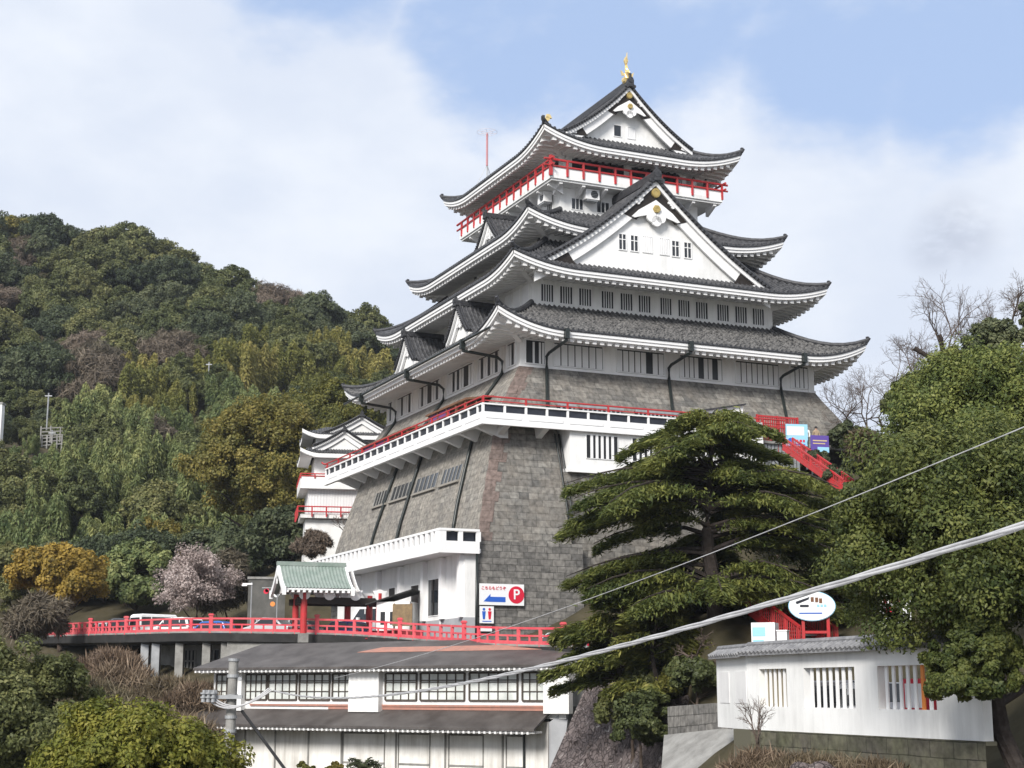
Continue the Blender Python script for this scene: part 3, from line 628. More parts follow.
for zz_, r_ in ((41.78, .10), (41.25, .085)): b.tube([(4.98, 24.9, zz_), (4.98, 4.98, zz_), (21.5, 4.98, zz_)], r_, 8); b.tube([(4.4, 4.98, zz_), (5.1, 4.98, zz_)], r_, 8); b.tube([(4.98, 4.4, zz_), (4.98, 5.0, zz_)], r_, 8); b.tube([(21.02, 4.5, zz_), (21.02, 24.3, zz_)], r_, 8)
for x in np.arange(5.0, 21.1, 1.45): b.box(x - .08, x + .08, 4.90, 5.06, 40.45, 41.8)
for y in np.arange(6.4, 24.4, 1.45): b.box(4.90, 5.06, y - .08, y + .08, 40.45, 41.8); b.box(20.96, 21.1, y - .08, y + .08, 40.45, 41.8)
b.box(4.86, 5.1, 4.86, 5.1, 40.4, 42.1); b.build('red_railing', 'red', keep)
# ---- storey 5, dark openings between white piers
wall_box(7.2, 18.8, 7.2, 22.3, 40.62, 44.0)
for (xa, xb) in ((7.95, 12.8), (13.5, 18.1)): window(fr(7.2), xa, xb, 41.0, 43.05, 3, 'glass', .06, .06, barw=.07, barm='dark_wood')
for (xa, xb) in ((8.0, 12.6), (13.2, 17.2), (17.9, 21.6)): window(lf(7.2), xa, xb, 41.0, 43.05, 3, 'glass', .06, .06, barw=.07, barm='dark_wood')
r5 = skirt_roof((7.3, 18.7, 7.2, 22.3), (3.75, 22.25, 3.75, 25.6), (7.2, 18.8, 7.2, 22.3), 43.15, 45.1, 43.05, 1.22)
# ---- gables
big = gable(lambda x, y, z: (11.55 + x, -.5 + y, z), 10.4, 31.42, 39.3, 7.6, .62, keep, verge=.75, foot_wall=31.0, sc=1.1, flare=.30)
for xa, xb in ((8.45, 9.04), (9.48, 10.09), (13.15, 13.76), (14.25, 14.86)): window(fr(.118), xa, xb, 33.4, 34.62, 1, 'glass', .07, .07, barw=.06, cross=True)
for xa, xb in ((10.54, 11.34), (12.05, 12.86)): window(fr(.118), xa, xb, 33.42, 34.7, 4, 'shutter', .05, .06, barw=.08)
top = gable(lambda x, y, z: (12.75 + x, 5.75 + y, z), 5.95, 44.75, 49.6, 13.6, .95, keep, verge=.62, foot_wall=44.6, sc=.80, flare=.34, ridge_h=.95)
for xa, xb, pn in ((11.65, 12.3, 'glass'), (12.95, 13.6, 'shutter')): window(fr(6.7), xa, xb, 45.3, 46.25, 0, pn, .06, .05)
for qc in (8.8, 20.7): gable(lambda x, y, z, qc=qc: (-1.6 + y, qc + x, z), 2.35, 27.3, 29.95, 4.2, .55, keep, verge=.42, crest=False, dark_tri=False, foot_wall=27.0, sc=.62)
gable(lambda x, y, z: (2.7 + y, 12.9 + x, z), 2.6, 36.25, 38.9, 4.2, .55, keep, verge=.42, crest=False, dark_tri=False, foot_wall=36, sc=.62)
for (pp, qq, zz_) in ((-1.15, 8.8, 28.4), (-1.15, 20.7, 28.4), (3.15, 12.9, 37.3)):
    b = MB(); 
    for (dx, dz, r_) in ((0, 0, .3), (-.3, .1, .24), (.3, .1, .24), (0, .45, .2), (-.55, -.05, .16), (.55, -.05, .16)): b.disc((pp - .1, qq + dx, zz_ + dz), r_, .1, 12, 'x')
    b.build('gable_pendant', 'white_trim', keep)
# ---- gilded fish on the ridge, gilded corner ornament
def shachi(p, q, z, s):
    b = MB(); pts = [(0, .25, 0), (0, 0, .35), (0, -.15, .8), (0, .02, 1.25), (0, .22, 1.65), (0, .22, 2.0)]
    b.tube([(p + x * s, q + y * s, z + zz_ * s) for x, y, zz_ in pts], [.26 * s, .32 * s, .30 * s, .21 * s, .12 * s, .06 * s], 10)
    for sg in (-1, 1):
        b.prism([(p + sg * .05 * s, z + 1.8 * s), (p + sg * .24 * s, z + 2.3 * s), (p + sg * .04 * s, z + 2.75 * s)], q + .1 * s, q + .3 * s)
        b.prism([(p + sg * .3 * s, z + .55 * s), (p + sg * .75 * s, z + 1.0 * s), (p + sg * .62 * s, z + .45 * s)], q - .15 * s, q + .05 * s)
    b.prism([(p - .05 * s, z + 2.0 * s), (p + .14 * s, z + 3.25 * s), (p + .16 * s, z + 2.0 * s)], q + .1 * s, q + .26 * s)
    for k in range(4): b.prism([(p - .04 * s, z + (.7 + .28 * k) * s), (p + .04 * s, z + (.7 + .28 * k) * s), (p, z + (1.0 + .28 * k) * s)], q - .45 * s + k * .12 * s, q - .2 * s + k * .12 * s)
    b.disc((p, q - .1 * s, z + .12 * s), .44 * s, .5 * s, 12)
    return b.build('gilded_fish', 'gold', keep, smooth=False)
shachi(12.75, 6.3, 50.2, .8)
b = MB(); b.disc((4.4, 4.3, 44.85), .2, .22, 10); b.prism([(4.25, 44.9), (4.8, 44.95), (4.62, 45.25), (4.35, 45.25)], 4.3, 4.5); b.build('gilded_corner_ornament', 'gold', keep)
# ---- downpipes with hoppers
def fpipe(p):
    b = MB(); b.box(p - .16, p + .16, -3.55, -3.2, 25.0, 25.75); b.tube([(p, -3.35, 25.1), (p, -3.35, 24.9), (p - .1, -.6, 24.5), (p - .12, -.2, 24.3), (p - .12, -.22, 23.4)] + [(p - .12 - bat(z) * .45, -bat(z) - .18, z) for z in (22.5, 21, 19.6)], .12, 8); b.build('downpipe', 'pipe', keep)
def lpipe(q):
    b = MB(); b.box(-3.55, -3.2, q - .16, q + .16, 25.0, 25.75); b.tube([(-3.35, q, 25.1), (-3.35, q, 24.9), (-.6, q - .2, 24.6), (-.2, q - .2, 24.3), (-.22, q - .2, 23.4)] + [(-bat(z) - .18, q - .2, z) for z in (22.5, 21, 19.6)], .12, 8); b.build('downpipe', 'pipe', keep)
for p in (2.2, 12.6, 22.8): fpipe(p)
for q in (3.0, 15.0, 26.6): lpipe(q)
b = MB(); b.tube([(-3.42, -2.2, 25.55), (-3.42, 31.3, 25.55)], .1, 8); b.build('gutter', 'pipe', keep)

# ---- lower white storey with its own balcony on the left foot of the base
b = MB(); b.box(-6.6, -5.2, -5.6, 22, 2.0, 9.1); b.build('lower_storey', 'white', keep)
b = MB(); b.box(-6.66, -5.3, -5.63, 22, 2.0, 4.75); b.build('dado', 'grey_paint', keep)
b = MB()
for q in (-5.5, -2.2, 1.4, 6.2, 11.2, 16): b.box(-6.95, -6.6, q, q + .5, 4.76, 8.9)
b.build_each('pilaster', 'white_trim', keep)
window(lf(-6.6), -.9, 1.1, 5.1, 7.6, 1, 'glass', .05, .05, barw=.06, barm='dark_wood'); window(lf(-6.6), 3.0, 4.6, 4.8, 7.4, 0, 'dark', .05, .05); window(lf(-6.6), 8, 9.4, 6.2, 7.5, 0, 'dark', .05, .05)
b = MB(); b.box(-8.44, -5.55, -5.87, 25.9, 9.02, 9.3); b.build('terrace_floor', 'soffit', keep)
b = MB(); b.box(-8.62, -8.45, -6.05, 26, 8.95, 9.75); b.box(-8.45, -5.72, -6.05, -5.88, 8.95, 9.75)
b.box(-8.64, -8.42, -6.08, 26, 10.42, 10.58); b.box(-8.42, -5.72, -6.08, -5.86, 10.42, 10.58)
y = -4.9
while y < 26: b.box(-8.62, -8.45, y, y + .5, 9.75, 10.42); y += 1.02
b.box(-8.62, -8.45, -6.05, -5.2, 9.75, 10.42)
for x in (-8.45, -7.25, -5.95): b.box(x, x + .32, -6.05, -5.88, 9.75, 10.42)
b.build('terrace_parapet', 'white_trim', keep)
b = MB(); b.box(-8.2, -8.15, -5.8, 25.8, 9.3, 10.4); b.box(-8.1, -5.8, -5.7, -5.65, 9.3, 10.4); b.build('terrace_screen', 'navy', keep)
pipe([(-6.75, -1.6, 8.8), (-6.75, -1.6, 2.4)], .09, 'white_trim'); pipe([(-5.86, -5.92, 9.0), (-5.93, -5.98, 2.0)], .09)
# ================================================================== GROUND
GP = [(0, 0, -2), (15, 0, -3), (-15, 0, -3), (0, -40, -4), (0, 12, -5), (0, 22, -8), (-20, 20, -9), (18, 22, -6), (-10, 45, -9), (-28, 45, -10), (-50, 60, -8), (0, 62, -8), (-12, 75, -8.5), (-28, 78, -8), (1, 82, -8), (-8, 86, -7.5), (-22, 96, -5),
      (6, 72, -7.5), (9, 50, -4), (12, 40, -3), (16, 44, -1.8), (18, 52, -1.2), (9.6, 64, -1.6), (13, 66, -1.2), (16, 60, -1.0), (10, 78, 2.6), (14, 82, 3), (6, 84, 2.4), (18, 74, 1.6),
      (-17, 110, 0.6), (-24, 112, -.5), (-30, 118, -.5), (-38, 130, 1), (-45, 110, -4), (-40, 95, -7), (-30, 100, -5),
      (-4, 103, 1.9), (3, 99, 1.9), (-14, 122, 3.2), (-24, 130, 4), (-34, 140, 4.3), (-46, 148, 4.6), (-10, 128, 3.2), (-20, 138, 4.6),
      (6, 96, 2.2), (14, 98, 5), (20, 102, 11.3), (25, 110, 15), (30, 104, 15), (30, 118, 18.4), (38, 130, 20), (50, 120, 22), (24, 92, 8), (22, 76, 5), (27, 82, 9), (22, 62, 3), (20, 48, 1), (26, 60, 7), (34, 64, 11), (34, 90, 14), (48, 70, 16), (60, 100, 22), (40, 40, 8), (70, 50, 16),
      (28, 150, 20), (10, 170, 20), (-12, 160, 15), (-17, 150, 11.5), (40, 180, 24),
      (-109, 330, 94), (-79, 320, 85), (-60, 310, 75), (-45, 330, 74), (-27, 322, 66), (0, 330, 54), (40, 320, 40), (90, 300, 28), (-150, 330, 100), (-80, 420, 60), (0, 430, 30), (-170, 420, 80),
      (-58, 220, 32), (-50, 170, 12), (-31, 185, 15), (-58, 250, 44), (-25, 240, 38), (-79, 250, 46), (-90, 200, 24), (-110, 260, 52), (-66, 210, 33), (-74, 214, 33), (-10, 220, 30), (-85, 150, 6), (-120, 180, 14), (-40, 280, 60), (-80, 285, 64), (-15, 280, 50),
      (300, 300, 20), (-350, 300, 60), (0, 700, 10), (300, -100, 0), (-300, -100, -5), (0, -300, -5), (600, 600, 0), (-600, 600, 20), (700, 0, 0), (-700, 0, 0)]
GP = np.array(GP, float)
def _solve():
    X = GP[:, :2]; D = np.sqrt(((X[:, None] - X[None]) ** 2).sum(-1) + 9.0); n = len(X)
    A_ = np.zeros((n + 1, n + 1)); A_[:n, :n] = D; A_[:n, n] = A_[n, :n] = 1
    return np.linalg.solve(A_, np.append(GP[:, 2], 0))
GW = _solve()
def ground_np(X, Y):
    X = np.asarray(X, float); Y = np.asarray(Y, float); z = np.full(X.shape, GW[-1])
    for (x, y, _), w in zip(GP, GW[:-1]): z = z + w * np.sqrt((X - x) ** 2 + (Y - y) ** 2 + 9.0)
    return z
def gz(x, y): return float(ground_np(x, y))
xs = np.concatenate([[-4000, -1500, -800, -500, -350, -260, -200], np.arange(-160, -60, 5), np.arange(-60, 45, 1.0), np.arange(45, 130, 6), [160, 240, 400, 800, 1500, 4000]])
ys = np.concatenate([[-2000, -600, -200, -80, -30], np.arange(-10, 30, 3), np.arange(30, 150, 1.0), np.arange(150, 360, 5), [380, 420, 480, 600, 900, 1500, 5000]])
XX, YY = np.meshgrid(xs, ys, indexing='ij'); ZZ = ground_np(XX, YY)
_n = np.array([-(at(552, 690, 88.)[1] - at(196, 690, 103.)[1]), at(552, 690, 88.)[0] - at(196, 690, 103.)[0]]); _n /= np.hypot(*_n)
_h0 = at(552, 690, 88.)[:2]; _h1 = at(196, 690, 103.)[:2]
CUT = np.array([_h1 + _n * 7 + np.array([1, 0]), _h0 + _n * 7, at(592, 668, 91.5)[:2], at(640, 672, 88)[:2], at(674, 700, 82)[:2], at(690, 700, 76)[:2], at(664, 735, 72)[:2], at(655, 850, 60)[:2], (6, 45), (-10, 50), (-21, 90)])
def inside(X, Y, P):
    r_ = np.zeros(X.shape, bool)
    for (x0, y0), (x1, y1) in zip(P, np.roll(P, -1, 0)): r_ ^= ((y0 > Y) != (y1 > Y)) & (X < (x1 - x0) * (Y - y0) / (y1 - y0 + 1e-12) + x0)
    return r_
ZZ = np.where(inside(XX, YY, CUT), np.minimum(ZZ, -9.0), ZZ)
far = np.clip((np.hypot(XX, YY) - 420) / 500, 0, 1); ZZ = ZZ * (1 - far) + (-5) * far
rng = np.random.default_rng(3); ZZ += rng.normal(0, .10, ZZ.shape) * (np.hypot(XX, YY) > 30)
b = MB(); _iy = int(np.searchsorted(ys, 33)); GG = np.stack([XX, YY, ZZ], -1).tolist()
b.grid([g[_iy:] for g in GG]); b.mi = 1; b.grid([g[:_iy + 1] for g in GG])
M['bounce_ground'] = mat('pale light bouncing ground', (.42, .41, .39), .9, .1, var=(.32, .31, .29), vscale=.05)  # added pale ground out of view, bounces light up under the eaves
M['soil'] = mat('hillside soil and leaf litter', (.045, .040, .024), .95, .1, var=(.085, .072, .045), vscale=.35, bump=.6, bscale=1.2, detail=10)
tag(b.build('ground', ['soil', 'bounce_ground'], smooth=True), 'leaf littered sloping ground of the hillside and valley below the castle', 'ground', kind='structure')

# ================================================================== ROAD DECK WITH RED RAILING
RP = [(-48, 150, 4.85), (-41, 141, 4.72), (-30, 122.5, 4.25), (-22.8, 117.5, 4.2), (-12.6, 112, 3.85), (-6, 103.8, 3.2), (-2.3, 96.6, 2.75), (1.2, 92.4, 2.5), (3.6, 89.8, 2.4)]
def catmull(P, n=10):
    P = [np.array(p, float) for p in P]; out = []
    for i in range(len(P) - 1):
        p0, p1, p2, p3 = P[max(i - 1, 0)], P[i], P[i + 1], P[min(i + 2, len(P) - 1)]
        for k in range(n):
            t = k / n; out.append(.5 * ((2 * p1) + (-p0 + p2) * t + (2 * p0 - 5 * p1 + 4 * p2 - p3) * t * t + (-p0 + 3 * p1 - 3 * p2 + p3) * t ** 3))
    return np.array(out + [P[-1]])
RL = catmull(RP, 12); RD = np.gradient(RL, axis=0); RD /= np.linalg.norm(RD[:, :2], axis=1)[:, None]
RN = np.stack([-RD[:, 1], RD[:, 0], 0 * RD[:, 0]], 1)            # towards the hill side
RN = np.where((RN[:, 1] < 0)[:, None], -RN, RN)
seg = np.linalg.norm(np.diff(RL[:, :2], axis=0), axis=1); RS = np.append(0, np.cumsum(seg))
def road(s, off=0, dz=0):       # point at arc length s, off metres inward
    p = np.array([np.interp(s, RS, RL[:, k]) for k in range(3)]); n = np.array([np.interp(s, RS, RN[:, k]) for k in range(3)]); p = p + n * off; p[2] += dz; return p
def road_dir(s):
    a, b_ = road(s - .5), road(s + .5); return math.atan2(b_[1] - a[1], b_[0] - a[0])
deck = thing('road_deck', 'curved road deck edged by a faded red railing below the castle', 'elevated road')
b = MB(); ss = np.linspace(0, RS[-1], 70)
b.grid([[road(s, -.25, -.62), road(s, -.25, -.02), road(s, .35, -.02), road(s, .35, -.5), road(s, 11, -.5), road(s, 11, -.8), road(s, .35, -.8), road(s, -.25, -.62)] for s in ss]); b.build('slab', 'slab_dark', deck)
b = MB(); b.grid([[road(s, .352, -.494), road(s, 2, -.494), road(s, 6, -.494), road(s, 12.5, -.494)] for s in ss]); tag(b.build('road', 'asphalt'), 'grey asphalt road running along the red railing', 'road', kind='structure')
b = MB(); b.grid([[road(s, -.12, .0), road(s, -.12, .12), road(s, .22, .12), road(s, .22, .0)] for s in ss]); b.build('kerb', 'concrete', deck)
b = MB()
for (z_, w_, h_) in ((1.06, .15, .13), (.62, .10, .11), (.20, .12, .24)):
    for s0, s1 in zip(ss, ss[1:]): b.bar(road(s0, 0, z_), road(s1, 0, z_), w_, h_)
b.build('rail', 'pink_red', deck)
s = .4; k = 0
while s < RS[-1]:
    b = MB(); p = road(s); big_ = k % 5 == 2; w_ = .14 if big_ else .11; h_ = 1.42 if big_ else 1.12
    b.box(p[0] - w_, p[0] + w_, p[1] - w_, p[1] + w_, p[2] - .12, p[2] + h_)
    if big_: b.box(p[0] - w_ * 1.4, p[0] + w_ * 1.4, p[1] - w_ * 1.4, p[1] + w_ * 1.4, p[2] + h_ - .14, p[2] + h_ - .04)
    b.build('railing_post', 'pink_red', deck)
    q = road(s + .95); b = MB(); b.box(q[0] - .06, q[0] + .06, q[1] - .06, q[1] + .06, q[2] + .14, q[2] + .64); b.build('short_post', 'pink_red', deck)
    s += 1.9; k += 1
def pixs(u):                     # arc length whose rail shows at image column u
    best = min(np.linspace(0, RS[-1], 500), key=lambda s: abs(512 + F * road(s)[0] / (CP * road(s)[1] + SP * road(s)[2]) - u)); return float(best)
for u, m_ in ((140, 'steel'), (152, 'steel'), (176, 'concrete'), (203, 'concrete'), (222, 'concrete')):
    p = road(pixs(u), .5); b = MB(); b.box(p[0] - .3, p[0] + .3, p[1] - .3, p[1] + .3, -3.2, p[2] - .55); b.build('pillar', m_, deck)
# retaining wall with dark openings below the deck
s0, s1 = pixs(112), pixs(262)
b = MB(); ks = np.linspace(s0, s1, 20); b.grid([[road(s, 3.0, -.5), np.array([*road(s, 3.0)[:2], -3.5])] for s in ks]); rw = b.build('retaining_wall', 'concrete')
tag(rw, 'stained concrete retaining wall in shade under the left end of the road deck', 'wall')
for (ua, ub) in ((158, 173), (180, 197), (206, 226)):
    b = MB(); a, c = road(pixs(ua), 2.95), road(pixs(ub), 2.95)
    b.hexa([(*a[:2], 3.0), (*c[:2], 3.0), (*c[:2], .4), (*a[:2], .4)], [(a[0], a[1] + .06, 3.0), (c[0], c[1] + .06, 3.0), (c[0], c[1] + .06, .4), (a[0], a[1] + .06, .4)]); w = b.build('opening', 'dark', rw)
    b = MB()
    for t in (0, .33, .66, 1): p = a + (c - a) * t; b.box(p[0] - .07, p[0] + .07, p[1] - .12, p[1] - .02, .4, 3.0)
    b.bar((a[0], a[1] - .07, 2.2), (c[0], c[1] - .07, 2.2), .1, .12); b.build('mullions', 'concrete', w)
b = MB(); a, c = road(pixs(228), .02), road(pixs(282), .02)
b.hexa([(*a[:2], a[2] - .7), (*c[:2], c[2] - .7), (*c[:2], c[2] - 1.75), (*a[:2], a[2] - 1.75)], [(a[0], a[1] + .3, a[2] - .7), (c[0], c[1] + .3, c[2] - .7), (c[0], c[1] + .3, c[2] - 1.75), (a[0], a[1] + .3, a[2] - 1.75)]); b.build('pale_panel', 'concrete', deck)

# ================================================================== LOWER WHITE BUILDING
LB0 = at(552, 690, 88.0); LB1 = at(196, 690, 103.0)
LX = np.array([LB0[0] - LB1[0], LB0[1] - LB1[1]]); LL = float(np.hypot(*LX)); LA = math.atan2(LX[1], LX[0])
hall = thing('white_hall', 'low white hall with two dark sloping roofs and paper-like grid windows under the red railing', 'building', (LB1[0], LB1[1], 0), LA)
def px_x(u, off=0):              # position along the hall front for image column u
    d = ray(u, 690)[:2]; n = np.array([-math.sin(LA), math.cos(LA)]); o = np.array(LB1[:2]) + n * off
    A_ = np.array([[math.cos(LA), -d[0]], [math.sin(LA), -d[1]]]); return float(np.linalg.solve(A_, -o)[0])
WY, LY = 1.0, .75               # upper wall set back, lower wall
b = MB(); b.box(.6, LL + .3, WY, 9, -1.6, 1.7); b.build('wall', 'white', hall)
b = MB(); b.box(.4, LL - .75, LY, 9, -8.5, -1.75); b.build('wall', 'old_white', hall)
b = MB(); b.hexa([(LL - .74, LY + .1, -1.8), (LL + .4, LY + .4, -.9), (LL - .5, LY + .1, -8.5), (LL - .74, LY + .1, -8.5)], [(LL - .74, 8, -1.8), (LL + .4, 8, -.9), (LL - .5, 8, -8.5), (LL - .74, 8, -8.5)]); b.build('side_wall', 'grey_paint', hall)
def shed(x0, x1, y0, z0, y1, z1, nm, th=.14, hip=0):
    b = MB(); n = 26
    b.hexa([(x0, y0, z0), (x1, y0, z0), (x1, y0, z0 - th), (x0, y0, z0 - th)], [(x0 + hip, y1, z1), (x1 - hip * .2, y1, z1), (x1 - hip * .2, y1, z1 - th), (x0 + hip, y1, z1 - th)])
    r = b.build(nm, 'slate', hall)
    e = MB()
    for k in range(int((x1 - x0) / .36)): e.box(x0 + .1 + k * .36, x0 + .24 + k * .36, y0 + .06, y0 + .9, z0 - th - .17, z0 - th + .02)
    e.box(x0 + .05, x1 - .05, y0 + .14, y0 + .9, z0 - th - .12, z0 - th - .005); e.build('rafter_ends', 'soffit', r)
    return r
up = shed(-.1, LL + .1, -.25, 1.40, 5.0, 3.05, 'roof', hip=1.2)
shed(-.9, LL - .55, -1.0, -2.10, 1.1, -1.12, 'lean_to_roof', hip=1.0)
b = MB(); b.hexa([(LL - 16, 2.6, 2.33), (LL - .4, 2.6, 2.33), (LL - .4, 3.6, 2.645), (LL - 14.8, 3.6, 2.645)], [(LL - 16, 2.6, 2.31), (LL - .4, 2.6, 2.31), (LL - .4, 3.6, 2.62), (LL - 14.8, 3.6, 2.62)]); b.build('bare_underlay', 'rust', hall)
b = MB(); b.box(px_x(328, .9), LL - .5, .95, .995, -1.16, -.98); b.box(px_x(250, .9), LL - .3, .9, .998, -.98, -.86); b.build('flashing', 'rust', hall)
def grid_win(ua, ub, y, z0, z1, nx, nz, name='window'):
    x0, x1 = px_x(ua, y), px_x(ub, y); b = MB(); b.box(x0, x1, y - .02, y + .02, z0, z1); w = b.build(name, 'pale_glass', hall)
    f = MB()
    for k in range(nx + 1): x = x0 + (x1 - x0) * k / nx; tw = .05 if k in (0, nx) else .022; f.box(x - tw, x + tw, y - .10, y - .024, z0, z1)
    for k in range(nz + 1): z = z0 + (z1 - z0) * k / nz; f.box(x0, x1, y - .094, y - .028, z - (.05 if k in (0, nz) else .02), z + (.05 if k in (0, nz) else .02))
    f.box(x0, x1, y - .12, y - .024, z0 + (z1 - z0) * .72, z0 + (z1 - z0) * .755)
    f.build('window_frame', 'frame_brown', w)
for ua, ub, nx in ((217, 227.5, 2), (246, 267, 4), (269, 297, 4), (300, 330, 4), (333, 352, 3), (386, 417, 4), (421, 465, 5), (470, 518, 5), (523, 545, 3)): grid_win(ua, ub, WY, -.60, .98, nx, 3)
b = MB()
for ua, ub in ((351, 381), (237, 244), (545.5, 571)): b.box(px_x(ua, .8), px_x(ub, .8), .55, WY - .002, -1.3, 1.22)
b.build_each('pier', 'white', hall)
b = MB()
for u in (247, 277, 310, 343, 397, 446, 503):
    x = px_x(u, LY); b.box(x - .06, x + .06, LY - .05, LY - .002, -8, -2.2)
for (ua, ub) in ((344, 386), (399, 431), (449, 484), (506, 524)):
    x0, x1 = px_x(ua, LY), px_x(ub, LY)
    for z in (-4.3,): b.box(x0, x1, LY - .04, LY - .002, z - .05, z + .05)
    b.box(x0, x0 + .07, LY - .04, LY - .003, -8, -2.5); b.box(x1 - .07, x1, LY - .04, LY - .003, -8, -2.5); b.box(x0 + .07, x1 - .07, LY - .04, LY - .003, -2.6, -2.5)
b.build('panel_joint', 'concrete', hall)
b = MB(); b.tube([(px_x(524, LY - .1), LY - .1, -2.3), (px_x(524, LY - .1), LY - .1, -8)], .06, 8); b.build('downpipe', 'pipe', hall)

# ================================================================== ROCK EMBANKMENT right of the hall
def rock(name, label, pts_fn, nu, nv, m, cat='embankment', amp=.35, seed=1):
    r_ = np.random.default_rng(seed); b = MB(); G = []; U = []
    for i in range(nu):
        g = []; uu = []
        for j in range(nv):
            p = np.array(pts_fn(i / (nu - 1), j / (nv - 1)), float); k = amp if 0 < i < nu - 1 and 0 < j < nv - 1 else 0
            g.append(tuple(p + r_.normal(0, 1, 3) * k * np.array([.4, 1, .4]))); uu.append((p[0] - p[1] * .5, p[2]))
        G.append(g); U.append(uu)
    b.grid(G, U); return tag(b.build(name, m), label, cat)
def rockmat():
    m = mat('weathered rubble face', (.12, .10, .10), .9, .15); nt = m.node_tree; N = nt.nodes; L = nt.links; bs = N['Principled BSDF']
    tc = N.new('ShaderNodeTexCoord'); mp = N.new('ShaderNodeMapping'); mp.inputs['Scale'].default_value = (1.0, 1.0, .5); L.new(tc.outputs['Object'], mp.inputs[0])
    wn = N.new('ShaderNodeTexNoise'); wn.inputs['Scale'].default_value = .8; L.new(mp.outputs[0], wn.inputs['Vector'])
    sc = N.new('ShaderNodeVectorMath'); sc.operation = 'MULTIPLY_ADD'; L.new(wn.outputs['Color'], sc.inputs[0]); sc.inputs[1].default_value = (.7, .7, .7); L.new(mp.outputs[0], sc.inputs[2])
    v = N.new('ShaderNodeTexVoronoi'); v.inputs['Scale'].default_value = 4.2; L.new(sc.outputs[0], v.inputs['Vector'])
    v2 = N.new('ShaderNodeTexVoronoi'); v2.feature = 'DISTANCE_TO_EDGE'; v2.inputs['Scale'].default_value = 4.2; L.new(sc.outputs[0], v2.inputs['Vector'])
    cr = N.new('ShaderNodeValToRGB'); cr.color_ramp.elements[0].color = (.11, .092, .09, 1); cr.color_ramp.elements[1].color = (.30, .26, .25, 1); e = cr.color_ramp.elements.new(.82); e.color = (.21, .175, .17, 1); e2 = cr.color_ramp.elements.new(.97); e2.color = (.52, .49, .46, 1)
    sp = N.new('ShaderNodeSeparateColor'); L.new(v.outputs['Color'], sp.inputs[0])
    n = N.new('ShaderNodeTexNoise'); n.inputs['Scale'].default_value = 3; n.inputs['Detail'].default_value = 10; n.inputs['Roughness'].default_value = .75; L.new(mp.outputs[0], n.inputs['Vector'])
    ad = N.new('ShaderNodeMath'); ad.operation = 'MULTIPLY_ADD'; L.new(n.outputs['Fac'], ad.inputs[0]); ad.inputs[1].default_value = 1.5
    s2 = N.new('ShaderNodeMath'); s2.operation = 'MULTIPLY_ADD'; L.new(sp.outputs[0], s2.inputs[0]); s2.inputs[1].default_value = .5; s2.inputs[2].default_value = -.45; L.new(s2.outputs[0], ad.inputs[2]); L.new(ad.outputs[0], cr.inputs[0])
    ed = N.new('ShaderNodeMapRange'); ed.inputs[2].default_value = .10; ed.inputs[3].default_value = .45; L.new(v2.outputs['Distance'], ed.inputs[0])
    x = N.new('ShaderNodeMix'); x.data_type = 'RGBA'; L.new(ed.outputs[0], x.inputs['Factor']); x.inputs['A'].default_value = (.03, .025, .025, 1); L.new(cr.outputs[0], x.inputs['B']); L.new(x.outputs['Result'], bs.inputs['Base Color'])
    h = N.new('ShaderNodeMath'); h.operation = 'MULTIPLY_ADD'; L.new(ed.outputs[0], h.inputs[0]); h.inputs[1].default_value = 1.0; L.new(n.outputs['Fac'], h.inputs[2])
    bp = N.new('ShaderNodeBump'); bp.inputs['Strength'].default_value = .9; bp.inputs['Distance'].default_value = .25; L.new(h.outputs[0], bp.inputs['Height']); L.new(bp.outputs[0], bs.inputs['Normal'])
    return m
M['rock'] = rockmat()
def emb(i, j):
    top = [at(594, 668, 90), at(640, 672, 86), at(672, 700, 80), at(700, 690, 78)]; bot = [at(536, 800, 83), at(590, 830, 80), at(640, 830, 76), at(690, 830, 72)]
    k = i * 3; a = int(min(k, 2)); t = k - a; T_ = top[a] * (1 - t) + top[a + 1] * t; B_ = bot[a] * (1 - t) + bot[a + 1] * t
    return T_ * (1 - j) + B_ * j
rock('rock_embankment', 'steep purplish rubble stone bank right of the low white hall', emb, 30, 30, 'rock', amp=.12, seed=2)
def slope(i, j):
    a, b_, c, d = at(664, 735, 71), at(745, 726, 66), at(655, 850, 60), at(760, 800, 56); T_ = a * (1 - i) + b_ * i; B_ = c * (1 - i) + d * i; return T_ * (1 - j) + B_ * j
rock('concrete_slope', 'bare pale concrete slope left of the dry bush below the white slatted wall', slope, 16, 16, 'concrete', 'slope', amp=.05, seed=4)
b = MB(); a = at(668, 735, 72.5); c = at(732, 727, 66.5)
U = [[(k, 0), (k, 1.5)] for k in range(9)]; G = [[tuple(a + (c - a) * k / 8 + np.array([0, 0, 1.25 - .1 * k * .3])), tuple(a + (c - a) * k / 8 - np.array([0, 0, .4]))] for k in range(9)]; b.grid(G, U)
G2 = [[tuple(np.array(g[0])), tuple(np.array(g[0]) + np.array([.3, 1.2, .02]))] for g in G]; b.grid(G2, U)
tag(b.build('block_wall', 'stone_dark'), 'short dark block retaining wall between the rubble bank and the white slatted wall', 'wall')

